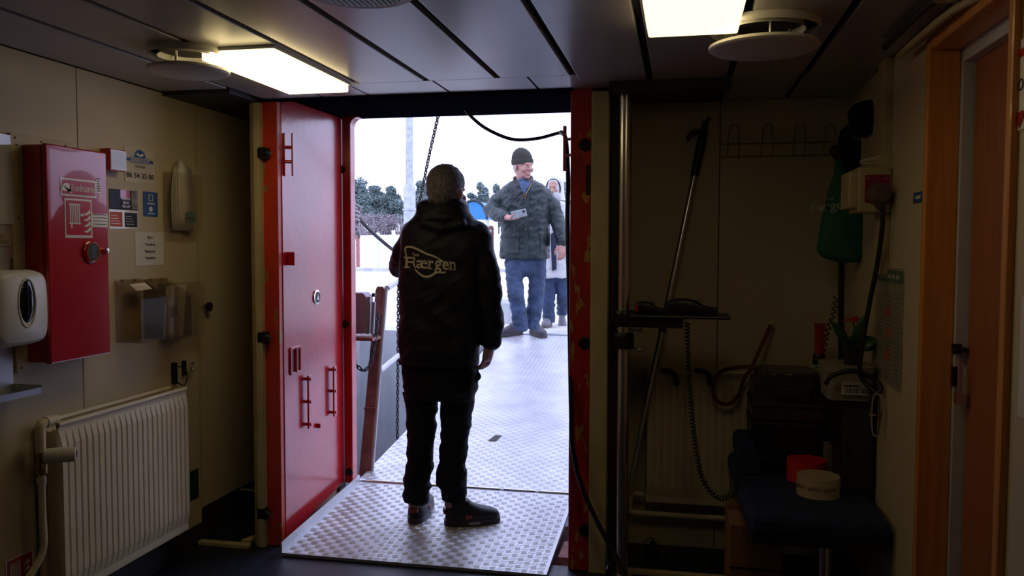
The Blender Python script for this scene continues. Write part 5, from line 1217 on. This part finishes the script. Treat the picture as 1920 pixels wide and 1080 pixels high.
# hair
hair = mat('grey_hair', (.17, .16, .17), .6, var=.45, vs=60, stretch=(1, 1, .25), bump=.4, bs=90)
mb = MB(); mb.ell(P_(-.012, 0, .040), F_*.105, R_*.085, U_*.092, 36); mb.ell(P_(-.058, 0, -.012), F_*.055, R_*.066, U_*.068, 24)
ho = mb.build('hair', hair, man1); remesh(ho, .005, 3, .006, 22, 22, amp2=.004)
me = ho.data; bad = []
W_ = wl(ho)
random.seed(5); vs = []; fs = []
for k in range(5200):
    dr_ = V((random.gauss(0, 1), random.gauss(0, 1), random.gauss(0, 1))).normalized()
    if dr_.x > .55 and dr_.z < .45: continue
    if dr_.z < -.75: continue
    loc = P_(-.014+dr_.x*.104, dr_.y*.085, .034+dr_.z*(.094 if dr_.z > 0 else .125))
    out = (F_*dr_.x+R_*dr_.y+U_*dr_.z); tan = (-U_*.8-F_*.4+R_*random.uniform(-.5, .5)+F_*random.uniform(-.2, .2)); tan = (tan-out*tan.dot(out)).normalized()
    sd = tan.cross(out).normalized()*.0009; L_ = random.uniform(.018, .032)
    b0 = len(vs); vs += [loc-sd, loc+sd, loc+tan*L_+out*random.uniform(.001, .008)]; fs.append((b0, b0+1, b0+2))
MB().add(vs, fs).build('hair_strands', mat('grey_strand', (.34, .32, .34), .5, var=.4, vs=80), ho, kind='stuff')
# back print
jm = MB(); jm.v = [v.co+wl(jk) for v in jk.data.vertices]; jm.f = [tuple(p.vertices) for p in jk.data.polygons]
pm = mat('jacket_print', (.62, .56, .42), .6, var=.1, vs=30)
YY = Y1-.2
def pj(x, y): return onY(x, y, YY)
allp, allf = [], []
def addraw(pts, fs):
    o = len(allp); allp.extend(pts); allf.extend([tuple(o+i for i in f) for f in fs])
dx_ = (pj(856, 506)-pj(757, 501)).normalized(); dz_ = V((dx_.z*-1, 0, dx_.x))
def ytx(x): return (x-757)*.05
for ch, xa, xb, yt, yb in (('F', 760, 775, 481, 502), ('æ', 780.5, 802, 486, 502), ('r', 804, 813, 486, 502), ('g', 815, 828, 485, 509), ('e', 829.5, 842, 486, 502), ('n', 844, 854, 486, 502)):
    o_ = ytx((xa+xb)/2); a, b = pj(xa, yt+o_), pj(xb, yb+o_)
    pts, fs = letter(ch, (a+b)/2, dx_, dz_, b.x-a.x, a.z-b.z, pm, None, raw=True, bold=.012); addraw(pts, fs)
def bar(x0, x1, y0, y1):
    o_ = ytx((x0+x1)/2); n = 4
    addraw([pj(x0+(x1-x0)*i/n, y+o_) for i in range(n+1) for y in (y0, y1)], [(2*i, 2*i+1, 2*i+3, 2*i+2) for i in range(n)])
for s_ in ((757, 768, 499.5, 502), (757, 766, 481, 483.5), (775.5, 778, 481, 488), (802.5, 810, 500, 502), (802.5, 806, 486, 488), (842.5, 848.5, 500, 502), (850.5, 856, 500, 502), (842.5, 846, 486, 488)): bar(*s_)
a, b = pj(773, 474), pj(786, 481); pts, fs = letter('Tunø', (a+b)/2, dx_, dz_, b.x-a.x, a.z-b.z, pm, None, raw=True, bold=.02); addraw(pts, fs)
bv = BVHTree.FromPolygons([tuple(v) for v in jm.v], jm.f)
def proj_on(pts, off=.0022):
    out = []
    for p in pts:
        d = (p-CAM).normalized(); h, _, _, _ = bv.ray_cast(CAM, d); out.append(h-d*off if h is not None else p)
    return out
MB().add(proj_on(allp), allf).build('back_lettering', pm, jk)
def stroke(pts, w):
    P_2 = spline([V((x, y, 0)) for x, y in pts], 8); vs = []; n = len(P_2)
    for i, p in enumerate(P_2):
        d = (P_2[min(n-1, i+1)]-P_2[max(0, i-1)]).normalized(); nn_ = V((-d.y, d.x, 0)); ww = w*(.55+.45*math.sin(math.pi*min(1, max(0, i/(n-1)))))
        vs += [pj(p.x+nn_.x*ww, p.y+nn_.y*ww), pj(p.x-nn_.x*ww, p.y-nn_.y*ww)]
    return vs, [(2*i, 2*i+1, 2*i+3, 2*i+2) for i in range(n-1)]
allp, allf = [], []
for s_ in (([(762, 481), (760, 472), (760, 465), (766, 463), (775, 464), (788, 470), (800, 476), (812, 480), (824, 486), (836, 494)], 1.9), ([(778, 505), (784, 511), (792, 517), (801, 519), (810, 516), (818, 511), (832, 511), (836, 509)], 2.0), ([(779, 503), (776, 496), (776, 488)], 1.2)):
    v_, f_ = stroke(*s_); addraw(v_, f_)
MB().add(proj_on(allp), allf).build('back_emblem', pm, jk)
shm = mat('black_shoe', (.010, .010, .014), .55, var=.3, bump=.2, bs=90); som = mat('dark_sole', (.020, .020, .026), .45)
shred = mat('shoe_red', (.30, .03, .02), .5)
shoe(man1, hl+V((0, .0, .0)), (-.05, 1, 0), .29, .112, shm, som, 'black work shoe pointing away', shred, up=n1)
shoe(man1, hr+V((-.0, .0, 0)), (.93, .36, 0), .285, .108, shm, som, 'black work shoe turned to the right', shred, up=n1)
MB().tube([q1(853, 938, .02), q1(853, 958, .02)], [.034, .034], 14).build('sock', mat('grey_sock', (.22, .2, .22), .9), man1, smooth=True)

# ------------------------------------------------ man in green jacket with beanie
Y2 = 8.02
def q2(x, y, dy=0): return onY(x, y, Y2+dy)
P2 = V((0, R2[0], R2[1]))
hl2, hr2 = onP(982, 628, nn2, P2), onP(991, 629, nn2, P2)
hl2 = onP(980, 626, nn2, P2); hr2 = onP(996, 624, nn2, P2)
man2 = thing('person', 'person in dark green jacket, jeans and beanie holding a phone, walking down the ramp', 'person', ((hl2.x+hr2.x)/2, Y2, min(hl2.z, hr2.z)))
gj = mat('green_wax_jacket', (.030, .044, .043), .5, var=.3, vs=6, bump=.2, bs=50, spec=.5)
jeans = mat('blue_jeans', (.045, .075, .14), .8, var=.5, vs=7, bump=.2, bs=150)
mb = MB()
hc2 = q2(981, 313, -.03); P_, F_, R_, U_ = head(mb, hc2, (.72, -.68, .02), (.03, -.05, 1), 1.06, q2(981, 352, .02))
mb.sect(rows([(345, 962, 1000, .06), (362, 956, 1012, .08), (420, 956, 1014, .10), (480, 950, 1016, .11), (500, 958, 1010, .08)], Y2), seg=20)
wR2 = q2(953, 408, -.27); mb.tube([q2(956, 368), q2(921, 396, -.04), wR2], [.045, .042, .028], 12)
wL2 = q2(1054, 457, -.06); mb.tube([q2(1016, 370), q2(1044, 410), wL2], [.045, .042, .028], 12)
for a, b, c in ((q2(968, 490), q2(968, 555, -.08), q2(975, 612, -.06)), (q2(1004, 490), q2(1003, 555, .0), q2(999, 610, .05))): mb.tube([a, b, c], [.075, .05, .035], 12)
hand(mb, wR2, (.93, -.25, .0), (.1, -.5, .85), (-.1, -.5, .5), 1.05, .5, .9, curls=(.35, .45, .5, .55))
hand(mb, wL2, (.04, -.1, -1), (-.6, .6, -.1), (-.7, -.7, 0), 1.05, .45)
body = mb.build('body', skin2, man2); remesh(body, .0048, 1)
eyes(man2, P_, F_, R_, U_, 1.06)
mb = MB()
mb.sect(rows([(338, 966, 1000, .075), (343, 955, 1011, .10), (350, 944, 1024, .12), (364, 939, 1030, .135), (390, 940, 1031, .14), (420, 941, 1030, .145), (450, 940, 1029, .15), (480, 938, 1030, .158), (485, 940, 1029, .155)], Y2, -.05), p=2.7, seg=36)
mb.capsule([q2(951, 365, .0), q2(932, 380, -.01), q2(921, 393, -.04), q2(933, 402, -.14), q2(948, 407, -.22)], [.076, .080, .080, .068, .058], 16)
mb.capsule([q2(1020, 365, .0), q2(1036, 385, .0), q2(1045, 412, .0), q2(1051, 435, -.03), q2(1053, 452, -.05)], [.074, .074, .070, .064, .058], 16)
jk2 = mb.build('jacket', gj, man2); remesh(jk2, .0095, 3, .009, 15, 12, seed=9)
jm2 = MB(); jm2.v = [v.co+wl(jk2) for v in jk2.data.vertices]; jm2.f = [tuple(p.vertices) for p in jk2.data.polygons]
bv2 = BVHTree.FromPolygons([tuple(v) for v in jm2.v], jm2.f)
def s2(x, y, off=.004):
    d = ray(x, y).normalized(); h, _, _, _ = bv2.ray_cast(CAM, d); return (h if h is not None else q2(x, y, -.15))-d*off
def patch(pts, th, n=5):
    """quad patch (4 pixel corners) laid on the jacket"""
    (a, b, c, d) = [V((*p, 0)) for p in pts]; G = []
    for i in range(n+1):
        for j in range(n+1):
            u, v = i/n, j/n; p = (a.lerp(b, u)).lerp(d.lerp(c, u), v); G.append(s2(p.x, p.y, th))
    G2 = [g+V((0, .012, 0)) for g in G]; N = (n+1)**2
    fs = [(i*(n+1)+j, i*(n+1)+j+1, (i+1)*(n+1)+j+1, (i+1)*(n+1)+j) for i in range(n) for j in range(n)]
    rim = [(i*(n+1), (i+1)*(n+1)) for i in range(n)]+[(n*(n+1)+j, n*(n+1)+j+1) for j in range(n)]+[((i+1)*(n+1)+n, i*(n+1)+n) for i in range(n)]+[(j+1, j) for j in range(n)]
    return MB().add(G+G2, fs+[(a, a+N, b+N, b) for a, b in rim])
for l_, p in (('left', ((942, 441), (972, 441), (973, 474), (943, 474))), ('right', ((1013, 438), (1031, 436), (1031, 468), (1014, 470)))):
    patch(p, .012).build('pocket', gj, jk2, smooth=True)
patch(((941, 434), (974, 434), (974, 445), (941, 445)), .020).build('pocket_flap', gj, jk2, smooth=True); patch(((1010, 431), (1030, 429), (1031, 439), (1011, 440)), .020).build('pocket_flap', gj, jk2, smooth=True)
patch(((984, 352), (993, 352), (989, 483), (981, 483)), .010, 8).build('front_placket', gj, jk2, smooth=True)
mb = MB()
for x, y in ((947, 441), (963, 441), (985, 372), (986, 400), (986, 430), (1018, 437)): mb.ball(s2(x, y, .026), .007, 8)
mb.build('snap_buttons', brass, jk2, smooth=True)
patch(((971, 339), (994, 339), (987, 366), (983, 366)), .008).build('shirt_front', mat('blue_check_shirt', (.07, .11, .22), .8, var=.7, vs=70), jk2, smooth=True)
MB().tube([s2(996, 344, .018), s2(991, 356, .018), s2(985, 367, .018)], .004, 6).build('zip', brass, jk2); MB().torus(s2(983.5, 367, .02), (0, 1, 0), .017, .004, 16, 6).build('zip_ring', brass, jk2, smooth=True)
cord = mat('brown_corduroy', (.07, .055, .045), .9, bump=.2)
mb = MB(); nk = q2(981, 343, .0)
for sg in (-1, 1):
    pts = [nk+V((0, .085, .045)), nk+V((sg*.06, .055, .045)), nk+V((sg*.085, -.01, .03)), nk+V((sg*.07, -.08, .0)), nk+V((sg*.035+.015, -.12, -.045))]
    mb.tube(spline(pts, 5), [.032]*11+[.026]*6+[.014]*4, 12, flat=.5)
mb.build('collar', cord, jk2, smooth=True)
shirt = mat('blue_shirt', (.14, .19, .33), .8, var=.3, vs=40)
MB().sect([((nk.x+.005, nk.y-.04, nk.z-.10), (.05, 0, 0), (0, .085, 0)), ((nk.x+.005, nk.y-.015, nk.z-.03), (.062, 0, 0), (0, .08, 0)), ((nk.x, nk.y, nk.z+.04), (.066, 0, 0), (0, .072, 0))], seg=24).build('shirt', shirt, man2, smooth=True)
mb = MB()
mb.sect(rows([(470, 948, 1022, .11), (490, 947, 1022, .12), (505, 949, 1021, .11), (518, 955, 1016, .08)], Y2), p=2.6, seg=30)
mb.tube([q2(966, 486), q2(965, 520, -.07), q2(967, 552, -.13), q2(973, 585, -.10), q2(976, 612, -.06), q2(976, 619, -.06)], [.096, .086, .078, .070, .068, .066], 20)
mb.tube([q2(1006, 486), q2(1007, 520, -.0), q2(1005, 552, -.0), q2(1001, 585, .03), q2(998, 610, .05), q2(998, 617, .05)], [.094, .084, .076, .070, .070, .068], 20)
tr2 = mb.build('jeans', jeans, man2); remesh(tr2, .0095, 3, .010, 14, 9, zones=lambda p: 1.5 if p.z < .85 else .9, seed=4)
bs_ = mat('brown_shoe', (.07, .065, .08), .6, var=.3); so2 = mat('brown_sole', (.10, .085, .08), .6)
shoe(man2, hl2, (-.80, -.60, 0), .30, .115, bs_, so2, up=nn2); shoe(man2, hr2, (.62, -.78, 0), .30, .115, bs_, so2, up=nn2)
# beanie
bean = mat('dark_beanie', (.045, .045, .035), .95, var=.25, vs=60, bump=.4, bs=120)
def ringU(f, u, a, b, rib=.0):
    return [P_(f, 0, u)+F_*math.cos(q)*(a+rib*math.cos(36*q))+R_*math.sin(q)*(b+rib*math.cos(36*q)) for q in [2*math.pi*k/144 for k in range(144)]]
mb = MB().rings([ringU(-.012, .028, .108, .090, .0015), ringU(-.014, .06, .114, .096, .002), ringU(-.018, .095, .110, .092, .002), ringU(-.024, .135, .092, .078, .0018), ringU(-.03, .165, .058, .05, .001), ringU(-.033, .18, .02, .018)])
be = mb.build('beanie', bean, man2, smooth=True, sharp=60)
MB().rings([ringU(-.012, .022, .108, .090, .0018), ringU(-.012, .024, .117, .098, .002), ringU(-.014, .065, .120, .101, .002), ringU(-.014, .070, .112, .094, .0015)]).build('turned_cuff', bean, be, smooth=True, sharp=60)
MB().add([p for p in []], []) if False else None
grayh = MB()
for q in (-1, 1): grayh.ell(P_(-.035, q*.070, .002), F_*.030, R_*.012, U_*.034, 12)
grayh.build('hair', mat('white_hair', (.45, .43, .43), .8, bump=.3, bs=120), man2, smooth=True)
# phone
c = q2(973, 401, -.36); ph = thing('mobile_phone', 'pale mobile phone held in the hand of the man in green', 'phone', c)
ux = V((1, .05, .22)).normalized(); uz = V((-.2, -.35, .9)); uz = (uz-ux*uz.dot(ux)).normalized(); un = ux.cross(uz)
MB().obox(c, ux*.072, un*.006, uz*.036).build('case', mat('phone_case', (.42, .50, .50), .3), ph, bev=.005); MB().obox(c+un*(-.0065 if un.y > 0 else .0065)*-1, ux*.066, un*.0006, uz*.031).build('screen', blackm, ph)
MB().obox(c-un*.0065*(1 if un.y > 0 else -1)+ux*.05+uz*.015, ux*.010, un*.001, uz*.012).build('camera_bump', darkm, ph)

# ------------------------------------------------ hooded person behind
Y3 = 9.25
def q3(x, y, dy=0): return onY(x, y, Y3+dy)
man3 = thing('person', 'person in white hooded coat and jeans, half hidden behind the man in green', 'person', (q3(1038, 600).x, Y3, ZG))
mb = MB()
hc3 = q3(1040, 353, -.03); P_, F_, R_, U_ = head(mb, hc3, (-.15, -1, -.05), (0, 0, 1), .98, q3(1040, 384))
mb.sect(rows([(382, 1025, 1056, .06), (392, 1016, 1066, .08), (450, 1020, 1062, .09), (500, 1018, 1064, .10)], Y3), seg=20)
wA, wB = q3(1007, 465, -.05), q3(1078, 462, -.08)
mb.tube([q3(1014, 394), q3(1008, 430), wA], [.045, .038, .025], 12); mb.tube([q3(1068, 394), q3(1076, 430), wB], [.045, .038, .025], 12)
hand(mb, wA, (0, -.1, -1), (.9, 0, 0), (0, -1, 0), .95, .4); hand(mb, wB, (0, -.1, -1), (-.9, 0, 0), (0, -1, 0), .95, .4)
fA, fB = q3(1029, 600, -.05), q3(1054, 585, .25)
mb.tube([q3(1029, 500), q3(1029, 552, -.06), fA], [.07, .048, .035], 12); mb.tube([q3(1052, 500), q3(1056, 550, -.02), fB], [.07, .048, .035], 12)
body = mb.build('body', skin, man3); remesh(body, .006, 1)
eyes(man3, P_, F_, R_, U_, .98)
wc = mat('white_coat', (.62, .62, .60), .8, var=.06, bump=.2, bs=30)
mb = MB()
mb.sect(rows([(376, 1028, 1053, .08), (384, 1016, 1066, .11), (396, 1011, 1071, .13), (440, 1013, 1068, .13), (480, 1010, 1070, .14), (520, 1008, 1072, .15)], Y3), p=2.6, seg=32)
mb.capsule([q3(1016, 396), q3(1008, 430), q3(1007, 458, -.04)], [.07, .06, .05], 14); mb.capsule([q3(1066, 396), q3(1076, 430), q3(1078, 455, -.06)], [.07, .06, .05], 14)
ct = mb.build('coat', wc, man3); remesh(ct, .011, 3, .012, 9, 7, seed=2)
mb = MB().sect([(P_(-.03, 0, -.14), R_*.11, F_*.10), (P_(-.02, 0, -.08), R_*.10, F_*.115), (P_(-.02, 0, 0), R_*.098, F_*.095), (P_(-.03, 0, .08), R_*.095, F_*.10), (P_(-.03, 0, .13), R_*.06, F_*.07), (P_(-.03, 0, .145), R_*.01, F_*.01)], seg=28)
hd = mb.build('hood', wc, ct, smooth=True, sharp=80)
MB().tube([P_(.055, .084*math.cos(q), -.005+.105*math.sin(q)) for q in [2*math.pi*k/30 for k in range(30)]], .0085, 8, closed=True).build('hood_trim', blackm, hd, smooth=True)
MB().prism([q3(1032, 440, -.16), q3(1042, 432, -.16), q3(1043, 505, -.17), q3(1035, 508, -.17)], (0, .03, 0)).build('dark_lining', mat('navy_cloth', (.02, .025, .05), .9), ct)
mb = MB()
mb.sect(rows([(495, 1016, 1066, .11), (515, 1016, 1066, .11), (528, 1022, 1060, .08)], Y3), seg=24)
mb.tube([q3(1029, 510), q3(1029, 552, -.06), q3(1029, 590, -.05), q3(1029, 604, -.05)], [.088, .075, .068, .066], 16); mb.tube([q3(1053, 510), q3(1057, 550, -.02), q3(1055, 575, .2), q3(1054, 588, .25)], [.088, .075, .066, .064], 16)
tr3 = mb.build('jeans', mat('dark_jeans', (.03, .055, .12), .8, var=.3, bump=.2, bs=150), man3); remesh(tr3, .011, 3, .010, 12, 7, seed=8)
gs = mat('grey_shoe', (.16, .16, .19), .7)
h3 = onZ(1029, 611, ZG+.012); h3.y = max(h3.y, Y3-.15); h3.x = fA.x; h3.z = ZG+.002
shoe(man3, (fA.x, Y3+.03, ZG+.002), (-.1, -1, 0), .27, .10, gs, so2)
shoe(man3, fB+V((0, .05, -.10)), (.1, -.72, -.55), .27, .10, gs, so2, up=(0, -.55, .8))
